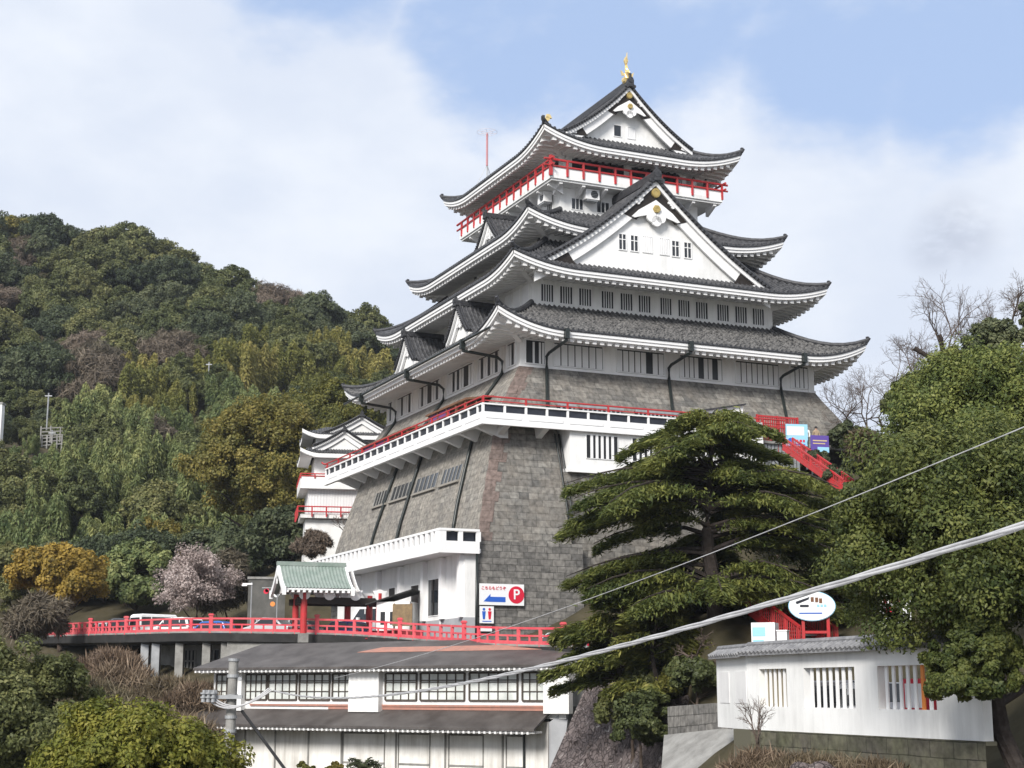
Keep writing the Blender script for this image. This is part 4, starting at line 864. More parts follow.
# ================================================================== WHITE SLATTED WALL (front right)
WA = at(748, 690, 59.5); WB = at(982, 690, 45.8)
wx = np.array([WB[0] - WA[0], WB[1] - WA[1]]); WLn = float(np.hypot(*wx)); WAN = math.atan2(wx[1], wx[0])
sw = thing('slatted_wall', 'white plaster garden wall with barred openings and grey tiled coping', 'wall', (WA[0], WA[1], 0), WAN)
def wpx(u):
    d = ray(u, 690)[:2]; A_ = np.array([[math.cos(WAN), -d[0]], [math.sin(WAN), -d[1]]]); return float(np.linalg.solve(A_, -np.array(WA[:2]))[0])
ops = [(wpx(759.5), wpx(787)), (wpx(804), wpx(855)), (wpx(878), wpx(936))]
zb, zt, o0, o1, th = -1.45, 1.30, -.60, .76, .30
b = MB(); xs_ = [0] + [v for o in ops for v in o] + [WLn]
for k in range(0, len(xs_), 2): b.box(xs_[k], xs_[k + 1], 0, th, zb, zt)
for (a, c) in ops: b.box(a, c, 0, th, zb, o0); b.box(a, c, 0, th, o1, zt)
b.build('wall_panel', 'white', sw)
for i, (a, c) in enumerate(ops):
    n = (6, 8, 8)[i]
    for k in range(n):
        x = a + (c - a) * (k + .8) / n; s_ = MB(); w_ = (c - a) / n * .19; s_.box(x - w_, x + w_, .12, .17, o0, o1); s_.build('slat', 'white_trim' if not (i == 2 and k == 5) else 'orange', sw)
    if i == 0: s_ = MB(); s_.box(a, c, .30, .34, o0, o1); s_.build('backing_board', mat('yellowed board', (.55, .48, .34), .7, var=(.42, .36, .25), vscale=2), sw)
b = MB()                       # left return with two blind openings
lw = MB(); ret = (at(717, 690, 63.5) - WA); ra = math.atan2(ret[1], ret[0]) - WAN; rl = float(np.hypot(ret[0], ret[1])); RT = lambda x, y, z: (x * math.cos(ra) - y * math.sin(ra), x * math.sin(ra) + y * math.cos(ra), z)
lw = MB(RT); lw.box(.03, rl, -th, 0, zb, 1.26); lw.build('wall_panel', 'white', sw)
for (xa, xb) in ((.15, 1.4), (2.2, 3.4)):
    lw = MB(RT); lw.box(rl * xa / 3.8, rl * xb / 3.8, 0, .02, -.5, .7); lw.build('blind_opening', 'soffit', sw)
b = MB()                       # tiled coping: barrel rolls across, ridge along
def coping(T, L0, L1, y0, y1, z):
    b = MB(T); ym = (y0 + y1) / 2; n = int((L1 - L0) / .30)
    b.hexa([(L0, y0, z), (L1, y0, z), (L1, ym, z + .24), (L0, ym, z + .24)], [(L0, y0, z - .07), (L1, y0, z - .07), (L1, ym, z + .12), (L0, ym, z + .12)])
    b.hexa([(L0, y1, z), (L1, y1, z), (L1, ym, z + .24), (L0, ym, z + .24)], [(L0, y1, z - .07), (L1, y1, z - .07), (L1, ym, z + .12), (L0, ym, z + .12)])
    for k in range(n):
        x = L0 + (k + .5) * (L1 - L0) / n
        for yy in (y0, y1): b.tube([(x, yy + (-.03 if yy == y0 else .03), z + .03), (x, ym, z + .29)], .085, 7)
    b.box(L0, L1, ym - .13, ym + .13, z + .2, z + .33); b.tube([(L0 - .03, ym, z + .36), (L1, ym, z + .36)], .10, 8)
    return b.build('tile_coping', 'coping', sw)
M['coping'] = mat('pale grey coping tile', (.15, .15, .16), .6, .3, var=(.28, .28, .285), vscale=3, bump=.3)
coping(None, -.1, WLn + .1, -.34, th + .34, zt + .02); coping(RT, .15, rl + .12, -th - .3, .3, 1.28)
_fx = np.linspace(.3, WLn + .15, 12); b = MB(); b.grid([[(x, -.1, zb - .005), (x, -.1, zb - 1.1)] for x in _fx], [[(x, 0), (x, -1.1)] for x in _fx]); b.box(.3, WLn + .15, -.08, th, zb - .12, zb - .005); b.box(-1.2, .29, -.04, th, zb - 1.2, zb - .005)
b.build('block_footing', 'mossy', sw)

# ================================================================== SMALL TURRET far left
TY = 152.0; tc_ = at(333, 560, TY)
tur = thing('turret', 'small white castle turret with two gables and red balcony rails beside the hillside', 'castle turret', (tc_[0] - .4, TY, 0), R(10))
def tz(v): return float(at(333, v, TY)[2])
def tb(x0, x1, y0, y1, z0, z1, nm='wall', m='white'): q = MB(); q.box(x0, x1, y0, y1, z0, z1); return q.build(nm, m, tur)
tb(-2.4, 5, -.2, 7, tz(566), tz(520)); tb(-2.9, 5.5, -.8, 7.5, tz(519), tz(515), 'floor'); tb(-2.2, 5, -.3, 7, tz(515), tz(490), 'wall', 'shutter')
b = MB()
for k in range(26): b.box(-2.2 + k * .28, -2.13 + k * .28, -.34, -.29, tz(515), tz(490))
b.build('wall_batten', 'white_trim', tur)
tb(-3.0, 5.5, -1, 7.5, tz(490), tz(478), 'balcony'); tb(-1.6, 5, .5, 7, tz(478), tz(455))
for v0, v1, x0 in ((518, 508, -3.2), (480, 475.5, -3.0)):
    q = MB(); za, zb_ = tz(v0), tz(v1)
    for z in (zb_, (za + zb_) / 2): q.tube([(x0, 7.5, z), (x0, -1.0, z), (5.6, -1.0, z)], .07, 6)
    for k in range(7): q.box(x0 + k * 1.4 - .07, x0 + k * 1.4 + .07, -1.07, -.93, za, zb_)
    for k in range(7): q.box(x0 - .07, x0 + .07, -1 + k * 1.35, -.86 + k * 1.35, za, zb_)
    q.build('red_railing', 'red', tur)
def small_roof(x0, x1, y0, y1, ze, zi, ins):
    q = MB(); n = 34
    def zf(x, y): 
        d = min(x - x0, x1 - x, y - y0, y1 - y) / ins; c_ = max(0, 1 - min(x - x0, x1 - x) / 2) ** 2 * max(0, 1 - min(y - y0, y1 - y) / 2) ** 2
        return ze + (zi - ze) * min(1, d) + .55 * c_
    G = []
    for i in range(n * 3 + 1):
        x = x0 + (x1 - x0) * i / (n * 3); h = .09 if i % 3 == 1 else 0
        G.append([(x, y0 + (y1 - y0) * j / 12, zf(x, y0 + (y1 - y0) * j / 12) + h) for j in range(13)])
    q.grid(G); r = q.build('roof', 'tile', tur)
    q = MB(); g = [[(x, y0 + .05, zf(x, y0) - .02), (x, y0 + .05, zf(x, y0) - .42), (x, y0 + 1.2, ze - .3)] for x in np.linspace(x0, x1, 30)]; q.grid(g); g = [[(x0 + .05, y, zf(x0, y) - .02), (x0 + .05, y, zf(x0, y) - .42), (x0 + 1.2, y, ze - .3)] for y in np.linspace(y0, y1, 20)]; q.grid(g); q.build('eave_board', 'white_trim', r)
small_roof(-3.1, 6, -1.2, 8.2, tz(455), tz(440), 2.2); tb(-1.5, 5, 1.0, 6.5, tz(447), tz(433)); small_roof(-2.9, 6, .2, 7.8, tz(434), tz(423), 2.4)
gable(lambda x, y, z: (1.2 + x, -1.0 + y, z), 3.1, tz(448), tz(430.5), 3.5, .5, tur, verge=.4, crest=False, dark_tri=False, sc=.45)
gable(lambda x, y, z: (3.0 + x, .6 + y, z), 4.0, tz(433), tz(413), 6.5, .5, tur, verge=.4, crest=False, dark_tri=False, sc=.5)

# ================================================================== GREEN ROOFED GATE
gp = at(303, 640, 111.5); GA = KR
gate = thing('gate_pavilion', 'gate pavilion with curved green copper roof on red posts beside the road', 'gate pavilion', (gp[0], gp[1], 0), GA - R(6))
def gzv(v, Y=111.5): return float(at(303, v, Y)[2])
zr0, ze0 = gzv(563), gzv(589)
def gl(x, y, z): return (x, y, z)
for (x, y) in ((0, 0), (5.5, 0), (0, 3.2), (5.5, 3.2), (3.9, 3.4)):
    q = MB(); q.tube([(x, y, 3.4), (x, y, gzv(592))], .24, 14); q.build('post', 'red', gate, smooth=False)
    q = MB(); q.box(x - .32, x + .32, y - .32, y + .32, 3.3, 3.95); q.build('post_base', 'concrete', gate)
q = MB()
for y in (0, 3.2): q.box(-.5, 6, y - .12, y + .12, gzv(603.5), gzv(597))
for x in (0, 5.5): q.box(x - .12, x + .12, .125, 3.07, gzv(603.5), gzv(597))
q.build('dark_beam', 'dark_wood', gate)
q = MB()
for x in (0, 1.8, 3.7, 5.5):
    for y in (0, 3.2): q.hexa([(x - .55, y - .14, gzv(589.5)), (x + .55, y - .14, gzv(589.5)), (x + .25, y - .14, gzv(596)), (x - .25, y - .14, gzv(596))], [(x - .55, y + .14, gzv(589.5)), (x + .55, y + .14, gzv(589.5)), (x + .25, y + .14, gzv(596)), (x - .25, y + .14, gzv(596))])
    q.disc((x, -.2, gzv(594)), .42, .06, 14)
q.build_each('white_bracket', 'white_trim', gate)
hw = 2.75; ym = 1.6
prof = lambda s: zr0 - (zr0 - ze0) * (1.45 * s - .45 * s * s)
q = MB()
nx = 40
for sg in (-1, 1):
    G = [[(-1.6 + 4.9 * i / nx, ym + sg * hw * j / 8, prof(j / 8) + (.05 if i % 2 else 0)) for j in range(9)] for i in range(nx + 1)]; q.grid(G)
    q.grid([[(-1.6 + 4.9 * i, ym + sg * hw * j / 8, prof(j / 8) - .14) for j in range(9)] for i in (0, 1)])
gr = q.build('roof', 'copper', gate)
q = MB(); q.box(-1.75, 3.3, ym - .18, ym + .18, zr0 - .1, zr0 + .2); q.build('ridge', 'copper', gr)
for xo in (-1.66, 3.26):
    q = MB()
    for sg in (-1, 1):
        for j in range(10):
            a, c = j / 10, (j + 1) / 10; q.hexa([(xo - .06, ym + sg * hw * a, prof(a) + .04), (xo - .06, ym + sg * hw * c, prof(c) + .04), (xo - .06, ym + sg * hw * c, prof(c) - .42), (xo - .06, ym + sg * hw * a, prof(a) - .42)], [(xo + .12, ym + sg * hw * a, prof(a) + .04), (xo + .12, ym + sg * hw * c, prof(c) + .04), (xo + .12, ym + sg * hw * c, prof(c) - .42), (xo + .12, ym + sg * hw * a, prof(a) - .42)])
        q.box(xo - .1, xo + .14, ym + sg * hw - .12, ym + sg * hw + .12, ze0 - .5, ze0 + .1)
    q.disc((xo - .1, ym, zr0 - .75), .28, .1, 12, 'x'); q.box(xo - .1, xo, ym - .07, ym + .07, zr0 - 1.4, zr0 - .5)
    q.build('barge_board', 'white_trim', gr)
    q = MB(); q.hexa([(xo + .5, ym + hw * s_, prof(abs(s_)) - .16) for s_ in np.linspace(-1, 1, 13)], [(xo + .56, ym + hw * s_, prof(abs(s_)) - .16) for s_ in np.linspace(-1, 1, 13)]); q.build('gable_wall', 'soffit', gr)
q = MB()
for k in range(13): q.box(-1.5 + k * .40, -1.32 + k * .40, ym - hw - .02, ym - hw + .6, ze0 - .30, ze0 - .14)
q.box(-1.6, 3.3, ym - hw + .05, ym - hw + .2, ze0 - .16, ze0 - .01); q.build('rafter_ends', 'white_trim', gr)
M['block_dark'] = mat('dark stained concrete', (.085, .085, .08), .9, .1, var=(.15, .145, .135), vscale=.8, detail=9)
M['maroon'] = mat('dark red paint', (.20, .012, .02), .6)
# ================================================================== VEHICLES
def car(name, label, cat, loc, rz, L, Wd, H, col, kind='hatch', group=None):
    t = thing(name, label, cat, loc, rz, group); cm = mat('car paint ' + name, col, .25, .6) if isinstance(col, tuple) else M[col]
    hl, hw = L / 2, Wd / 2
    if kind == 'van': side = [(-hl, .32), (-hl, H * .50), (-hl + .05, H * .93), (-hl + .25, H), (hl * .45, H), (hl * .72, H * .62), (hl * .96, H * .50), (hl, .34)]; glass = [(-hl + .12, H * .56), (-hl + .16, H * .88), (hl * .43, H * .90), (hl * .64, H * .60)]
    elif kind == 'sedan': side = [(-hl, .32), (-hl, H * .60), (-hl * .72, H * .68), (-hl * .45, H * .97), (hl * .10, H), (hl * .45, H * .66), (hl * .94, H * .52), (hl, .34)]; glass = [(-hl * .66, H * .67), (-hl * .42, H * .91), (hl * .08, H * .93), (hl * .38, H * .67)]
    else: side = [(-hl, .32), (-hl, H * .55), (-hl * .86, H * .93), (-hl * .6, H), (hl * .25, H * .98), (hl * .55, H * .63), (hl * .94, H * .54), (hl, .34)]; glass = [(-hl * .90, H * .60), (-hl * .80, H * .90), (hl * .22, H * .91), (hl * .46, H * .61)]
    b = MB(); sec = lambda z: hw * (1 - .16 * max(0, (z - H * .55) / (H * .45)) ** 1.2) if z > H * .55 else hw * (.95 + .05 * min(1, z / (H * .5)))
    lft = [b.P(x, -sec(z), z) for x, z in side]; rgt = [b.P(x, sec(z), z) for x, z in side]; n = len(side)
    for k in range(n): b.face((lft[k], lft[(k + 1) % n], rgt[(k + 1) % n], rgt[k]))
    b.face(lft); b.face(rgt[::-1]); body = b.build('body', cm, t)
    bv = body.modifiers.new('bevel', 'BEVEL'); bv.width = .07; bv.segments = 2; bv.limit_method = 'ANGLE'
    g = MB()
    for sg in (-1, 1):
        q = [(x, sg * (sec(z) + .012), z) for x, z in glass]; q2 = [(x, sg * (sec(z) - .03), z) for x, z in glass]; g.hexa(q, q2)
    def across(i, j, a, c, inset=.14):
        (x0, z0), (x1, z1) = side[i], side[j]; P = lambda t, s: (x0 + (x1 - x0) * t, s * (sec(z0 + (z1 - z0) * t) - inset), z0 + (z1 - z0) * t)
        d = Vector((z1 - z0, 0, -(x1 - x0))).normalized() * .015; d = d if d.z > 0 or d.x * (x0) > 0 else -d
        A_ = [Vector(P(a, -1)) , Vector(P(c, -1)), Vector(P(c, 1)), Vector(P(a, 1))]; g.hexa([p + d for p in A_], [p - d * 3 for p in A_])
    across(4, 5, .06, .94); across(1, 2, .1, .85) if kind != 'sedan' else across(2, 3, .06, .92)
    g.build('window', 'glass', t)
    pl = MB()
    for sg in (-1, 1):
        for fx in (-.28, .12): x = fx * L; pl.box(x - .04, x + .04, sg * (sec(H * .75) - .01) - .012, sg * (sec(H * .75) - .01) + .012, H * .60, H * .92)
    pl.build('window_pillar', cm, t)
    for sx in (-.31, .31):
        for sg in (-1, 1):
            w = MB(); w.disc((sx * L, sg * (hw - .18) - .09, .31), .31, .2, 20); wo = w.build('wheel', 'black', t)
            r_ = MB(); r_.disc((sx * L, sg * (hw - .10) - .04 + sg * .02, .31), .19, .09, 12); r_.build('rim', 'steel', wo)
    for sg in (-1, 1):
        h = MB(); h.box(hl * .93, hl + .012, sg * hw * .72 - .18, sg * hw * .72 + .18, H * .40, H * .50); h.build('headlight', 'signwhite', t)
        h = MB(); h.box(-hl - .012, -hl + .05, sg * hw * .80 - .1, sg * hw * .80 + .1, H * .40, H * .56); h.build('tail_light', 'signred', t)
        h = MB(); h.box(hl * .38, hl * .46, sg * (hw + .08) - .09, sg * (hw + .08) + .09, H * .58, H * .68); h.build('wing_mirror', cm, t)
    bp = MB(); bp.box(-hl - .03, -hl + .12, -hw * .93, hw * .93, .3, .48); bp.box(hl - .12, hl + .03, -hw * .93, hw * .93, .3, .46); bp.build('bumper', cm, t)
    p_ = MB(); p_.box(hl + .031, hl + .04, -.17, .17, .34, .44); p_.box(-hl - .04, -hl - .031, -.17, .17, .52, .64); p_.build('number_plate', 'signwhite', t)
    return t
def on_road(u, off): s = pixs(u); return road(s, off, -.49), road_dir(s)
def park(u, off, turn=0): p, a = on_road(u, off); return p, a + turn
p, a = park(85, 2.6, R(88)); car('small_car', 'small silver hatchback at the far left end of the red railing', 'car', p, a, 3.5, 1.5, 1.65, (.55, .56, .57), 'van')
p, a = park(102.5, 2.6, R(86)); car('parked_van', 'dark grey boxy van between the silver hatchback and a white van', 'van', p, a, 4.2, 1.7, 1.85, (.06, .063, .07), 'van')
p, a = park(124, 2.9, R(100)); car('parked_van', 'white van with dark side windows between the dark van and a white wagon', 'van', p, a, 4.6, 1.75, 2.1, (.80, .80, .80), 'van')
p, a = park(151, 2.5, R(178)); car('parked_car', 'long white wagon behind the railing right of the white van', 'car', p, a, 4.9, 1.8, 1.78, (.82, .82, .82), 'hatch')
p, a = park(190, 2.7, R(180)); car('parked_car', 'bright blue car mostly hidden behind the railing below the pink blossom tree', 'car', p, a, 3.7, 1.6, 1.45, (.03, .12, .42), 'hatch')
p, a = park(247, 2.8, R(180)); car('parked_car', 'silver sedan behind the red railing left of the gate pavilion', 'car', p, a, 4.5, 1.75, 1.72, (.50, .51, .53), 'sedan')
p, a = park(268, 4.9, R(4)); car('parked_car', 'black car tucked behind the silver sedan', 'car', p, a, 4.2, 1.7, 1.62, (.03, .03, .033), 'hatch')
p, a = park(320, 2.4, R(180)); car('parked_car', 'dark blue car standing between the red posts of the gate pavilion', 'car', p, a, 3.9, 1.65, 1.5, (.02, .03, .12), 'hatch')
p, a = park(517, 3.4, R(178)); car('parked_car', 'pale silver car behind the railing below the parking sign', 'car', p, a, 4.0, 1.65, 1.35, (.55, .57, .60), 'sedan')
p, a = park(314, 8.2, R(172)); car('minibus', 'tall white minibus parked behind the posts of the green roofed gate', 'minibus', p, a, 6.6, 2.1, 2.95, (.80, .80, .79), 'van')

# ================================================================== HUT, NOTICE BOARD, BENCHES on the forecourt
p = at(397, 640, 111.0); hut = thing('ticket_hut', 'small white hut with a dark slanting lean-to roof in front of the keep', 'hut', (p[0], p[1], 3.2), R(-14))
q = MB(); q.box(-1.25, 1.2, -.9, 1.2, 0, 2.9); q.build('wall', 'white', hut)
q = MB(); q.hexa([(-2.0, -1.2, 2.75), (1.45, -1.2, 3.75), (1.45, -1.2, 3.66), (-2.0, -1.2, 2.66)], [(-2.0, 1.4, 2.75), (1.45, 1.4, 3.75), (1.45, 1.4, 3.66), (-2.0, 1.4, 2.66)]); q.build('roof', 'slab_dark', hut)
for x in (-.95, -.25): q = MB(); q.box(x, x + .34, -.915, -.88, 1.3, 2.2); q.build('window', 'dark', hut)
p = at(402, 640, 107.6); nb = thing('notice_board', 'brown wooden notice board in front of the white hut', 'notice board', (p[0], p[1], 3.1), R(-12))
q = MB(); q.box(-.7, .7, 0, .08, 1.2, 2.7); q.build('panel', mat('tan board', (.24, .17, .09), .7, var=(.14, .10, .06), vscale=3), nb)
for x in (-.66, .56): q = MB(); q.box(x, x + .1, .08, .16, 0, 2.75); q.build('leg', 'wood', nb)
def bench(u, Y, label):
    p = at(u, 640, Y); t = thing('bench', label, 'bench', (p[0], p[1], 3.05), R(-14))
    q = MB(); q.box(-1.3, 1.3, -.25, .25, .42, .5); q.build('seat', 'maroon', t)
    q = MB(); q.box(-1.3, 1.3, .2, .28, .5, 1.0); q.build('backrest', 'maroon', t)
    for x in (-1.15, 1.05): q = MB(); q.box(x, x + .1, -.2, .25, 0, .42); q.build('leg', 'black', t)
bench(384, 109.0, 'dark red bench behind the railing just right of the tall gate post'); bench(404, 107.8, 'dark red bench under the brown notice board')

# ================================================================== SIGNS
def board(name, label, w, h, loc, rz, m='signwhite', posts=None):
    t = thing(name, label, 'sign', loc, rz); q = MB(); q.box(-w / 2, w / 2, 0, .08, -h / 2, h / 2); q.build('panel', m, t)
    if posts:
        for x in (-w / 2 + .1, w / 2 - .1): q = MB(); q.box(x - .05, x + .05, .08, .18, -posts, h / 2); q.build('post', 'steel', t)
    return t
c = W(-4.05, -5.98, 6.28)
ps = board('parking_sign', 'white parking sign with blue left arrow and red round P on the stone base', 3.25, 1.42, c, KR)
text_mesh('こちらもどうぞ', .26, 'lettering', 'signred', ps, Matrix.Translation((-.62, -.012, .40)) @ FRONT)
q = MB(); q.prism([(-1.35, -.48), (-.85, .02), (-.85, -.16), (.25, -.16), (.25, -.50), (-.85, -.50)], -.012, 0); q.build('arrow', 'blue', ps)
q = MB(); q.disc((1.05, -.012, 0), .58, .012, 32); q.build('round_emblem', 'signred', ps)
text_mesh('P', .95, 'lettering', 'signwhite', ps, Matrix.Translation((1.05, -.022, 0)) @ FRONT)
ts = board('toilet_sign', 'small white toilet sign with blue and red figures under the parking sign', 1.0, 1.12, W(-5.15, -5.98, 4.92), KR)
for x, m_ in ((-.22, 'blue'), (.2, 'signred')):
    q = MB(); q.disc((x, -.012, .36), .095, .012, 16); q.prism([(x - .13, .23), (x + .13, .23), (x + .1, -.05), (x + .07, -.30), (x - .07, -.30), (x - .1, -.05)], -.012, 0); q.build('figure', m_, ts)
q = MB(); q.box(-.33, .33, -.01, 0, -.46, -.40); q.build('line_of_writing', 'blue', ts)
board('plain_sign', 'narrow blank white plate below the toilet sign', .85, .34, W(-5.2, -5.98, 4.0), KR)
# entrance boards at the top of the red stairs
p = at(797, 435, 111.5); s1_ = board('entrance_sign', 'light blue entrance board at the head of the upper red stairs', 1.65, 1.6, p, R(10), 'cyan', 2.5)
q = MB(); q.box(-.75, .55, -.012, 0, -.02, .62); q.build('pale_area', 'signwhite', s1_)
q = MB(); q.disc((-.5, -.012, -.42), .2, .012, 16); q.box(-.6, .6, -.012, 0, -.74, -.66); q.build('emblem', 'blue', s1_)
q = MB(); q.box(-.1, .08, -.013, 0, -.52, -.34); q.box(.18, .36, -.013, 0, -.52, -.34); q.box(.44, .58, -.013, 0, -.52, -.34); q.build('red_characters', 'signred', s1_)
p = at(820, 444, 110.5); s2_ = board('entrance_sign', 'dark violet board with pale lower edge right of the light blue entrance board', 1.4, 1.25, p, R(14), 'violet', 2.2)
q = MB(); q.box(-.2, .69, -.012, 0, -.6, -.22); q.build('pale_area', 'cyan', s2_)
q = MB(); q.box(-.55, .55, -.012, 0, .2, .28); q.box(-.55, .4, -.012, 0, .0, .07); q.build('line_of_writing', 'gold', s2_)

# ================================================================== RED STAIRS
def stairs(name, label, A_, B_, width, up=1.1):
    A_, B_ = Vector(A_), Vector(B_); t = thing(name, label, 'staircase'); d = (B_ - A_); dh = Vector((d.x, d.y, 0)).normalized(); n = Vector((-dh.y, dh.x, 0)) * width / 2
    for sg in (-1, 1):
        q = MB(); o = n * sg; q.bar(A_ + o, B_ + o, .12, .34); q.build('stringer', 'red', t)
        q = MB(); q.bar(A_ + o + Vector((0, 0, up)), B_ + o + Vector((0, 0, up)), .10, .12); q.bar(A_ + o + Vector((0, 0, .25)), B_ + o + Vector((0, 0, .25)), .07, .07)
        m_ = int(d.length / .22)
        for k in range(m_ + 1): p = A_ + d * k / m_ + o; q.bar(p + Vector((0, 0, .1)), p + Vector((0, 0, up)), .05 if k % 6 else .11)
        q.build('handrail', 'red', t)
    q = MB(); m_ = max(4, int(abs(d.z) / .19))
    for k in range(m_):
        p = A_ + d * (k + .5) / m_; r_ = d / m_; q.hexa([p - n, p + n, p + n + dh * .27, p - n + dh * .27], [p - n + Vector((0, 0, -.05)), p + n + Vector((0, 0, -.05)), p + n + dh * .27 + Vector((0, 0, -.05)), p - n + dh * .27 + Vector((0, 0, -.05))])
    q.build('tread', 'steel', t); return t
stairs('red_staircase', 'upper red steel staircase descending right from the entrance boards of the keep', at(788, 448, 111), at(849, 491, 104.0), .8, .75)
q = MB(); 
lo = stairs('red_staircase', 'lower red steel staircase with oval sign beside it behind the slatted wall', at(766, 611, 80.0), at(820, 652, 75.0), 2.0, 1.15)
stairs('red_staircase', 'short upper flight of red steps half hidden in the cedar above the slatted wall', at(768, 606, 83.0), at(752, 597, 85.0), 1.4)
p = at(812, 606, 72.5); ov = thing('oval_sign', 'white oval sign with coloured writing on a red post frame by the lower staircase', 'sign', p, R(-6))
q = MB(); q.disc((0, 0, 0), 1.0, .1, 40, 'y', 1.05, .66); q.build('panel', 'signwhite', ov)
q = MB(); q.disc((0, .02, 0), 1.03, .06, 40, 'y', 1.05, .67); q.build('rim', 'cyan', ov)
for x in (-.42, .72): q = MB(); q.box(x - .07, x + .07, .12, .26, -2.6, -.35); q.build('post', 'red', ov)
q = MB(); q.box(-.42, .72, .14, .22, -1.25, -1.13); q.box(-.42, .72, .14, .22, -1.7, -1.6); q.build('crossbar', 'red', ov)
q = MB()
for x, z in ((.02, .30), (.22, .28), (.40, .24)): q.box(x - .07, x + .07, -.012, 0, z - .11, z + .11); 
q.build('brown_characters', 'wood', ov)
q = MB(); q.prism([(-.75, .20), (-.1, .42), (-.15, .3), (-.7, .08)], -.012, 0); q.box(-.55, -.15, -.012, 0, -.05, .06); q.build('dark_drawing', 'navy', ov)
q = MB()
for k in range(3): q.box(.22 + k * .16, .34 + k * .16, -.012, 0, -.05, .07)
q.build('cyan_characters', 'cyan', ov)
q = MB(); q.box(-.6, .45, -.012, 0, -.36, -.30); q.build('line_of_writing', 'blue', ov)
p = at(768, 632, 70.0); cb = thing('display_box', 'white cube shaped display box with blue writing behind the tiled coping', 'display box', (p[0], p[1], p[2] - .55), R(-20))
q = MB(); q.box(-.65, .4, -.5, .5, -.8, .95); q.build('case', 'signwhite', cb)
q = MB(); q.box(-.6, -.02, -.515, -.5, .35, .75); q.box(-.58, -.1, -.515, -.5, .1, .2); q.build('blue_characters', 'cyan', cb)
p = at(783, 634, 69.0); b2 = thing('meter_box', 'tiny white box on the tiled coping below the red stairs', 'box', (p[0], p[1], p[2] - .1), R(-25)); q = MB(); q.box(-.22, .22, -.2, .2, -.5, .22); q.build('case', 'signwhite', b2); q = MB(); q.box(-.25, .25, -.23, .23, .22, .27); q.build('lid', 'signwhite', b2)
p = at(895, 612, 63.0); vs = board('price_board', 'white standing board with red and blue writing under the big broadleaf tree', 1.25, 1.35, p, R(-22), 'signwhite', 2.0)
for k, (x, z, w_, m_) in enumerate(((-.42, .45, .14, 'signred'), (-.15, .45, .14, 'wood'), (.12, .45, .14, 'wood'), (-.42, .08, .12, 'signred'), (-.25, .08, .12, 'signred'), (-.05, .08, .14, 'wood'), (-.38, -.35, .2, 'cyan'), (.05, -.3, .3, 'cyan'))):
    q = MB(); q.box(x, x + w_, -.012, 0, z - .09, z + .09); q.build('character', m_, vs)
# vehicles parked behind the slatted wall
p = at(836, 690, 57.5); car('parked_van', 'dark grey van glimpsed through the middle bars of the slatted wall', 'van', (p[0] + .6, p[1] + .4, -1.55), WAN, 4.2, 1.7, 1.9, (.10, .10, .11), 'van')
p = at(905, 690, 52.5); car('parked_car', 'white hatchback glimpsed through the right hand bars of the slatted wall', 'car', (p[0] - .4, p[1] + 1.2, -1.55), WAN, 3.8, 1.65, 1.8, (.78, .78, .79), 'van')
p = at(925, 690, 50.0); vm = thing('vending_machine', 'red vending machine behind the right hand bars of the slatted wall', 'vending machine', (p[0], p[1], -1.55), WAN)
q = MB(); q.box(-.6, .6, -.4, .4, 0, 1.9); q.build('cabinet', 'signred', vm); q = MB(); q.box(-.5, .5, -.415, -.4, 1.0, 1.75); q.build('display', 'signwhite', vm); q = MB(); q.box(-.3, .4, -.415, -.4, .2, .45); q.build('hatch', 'dark', vm)

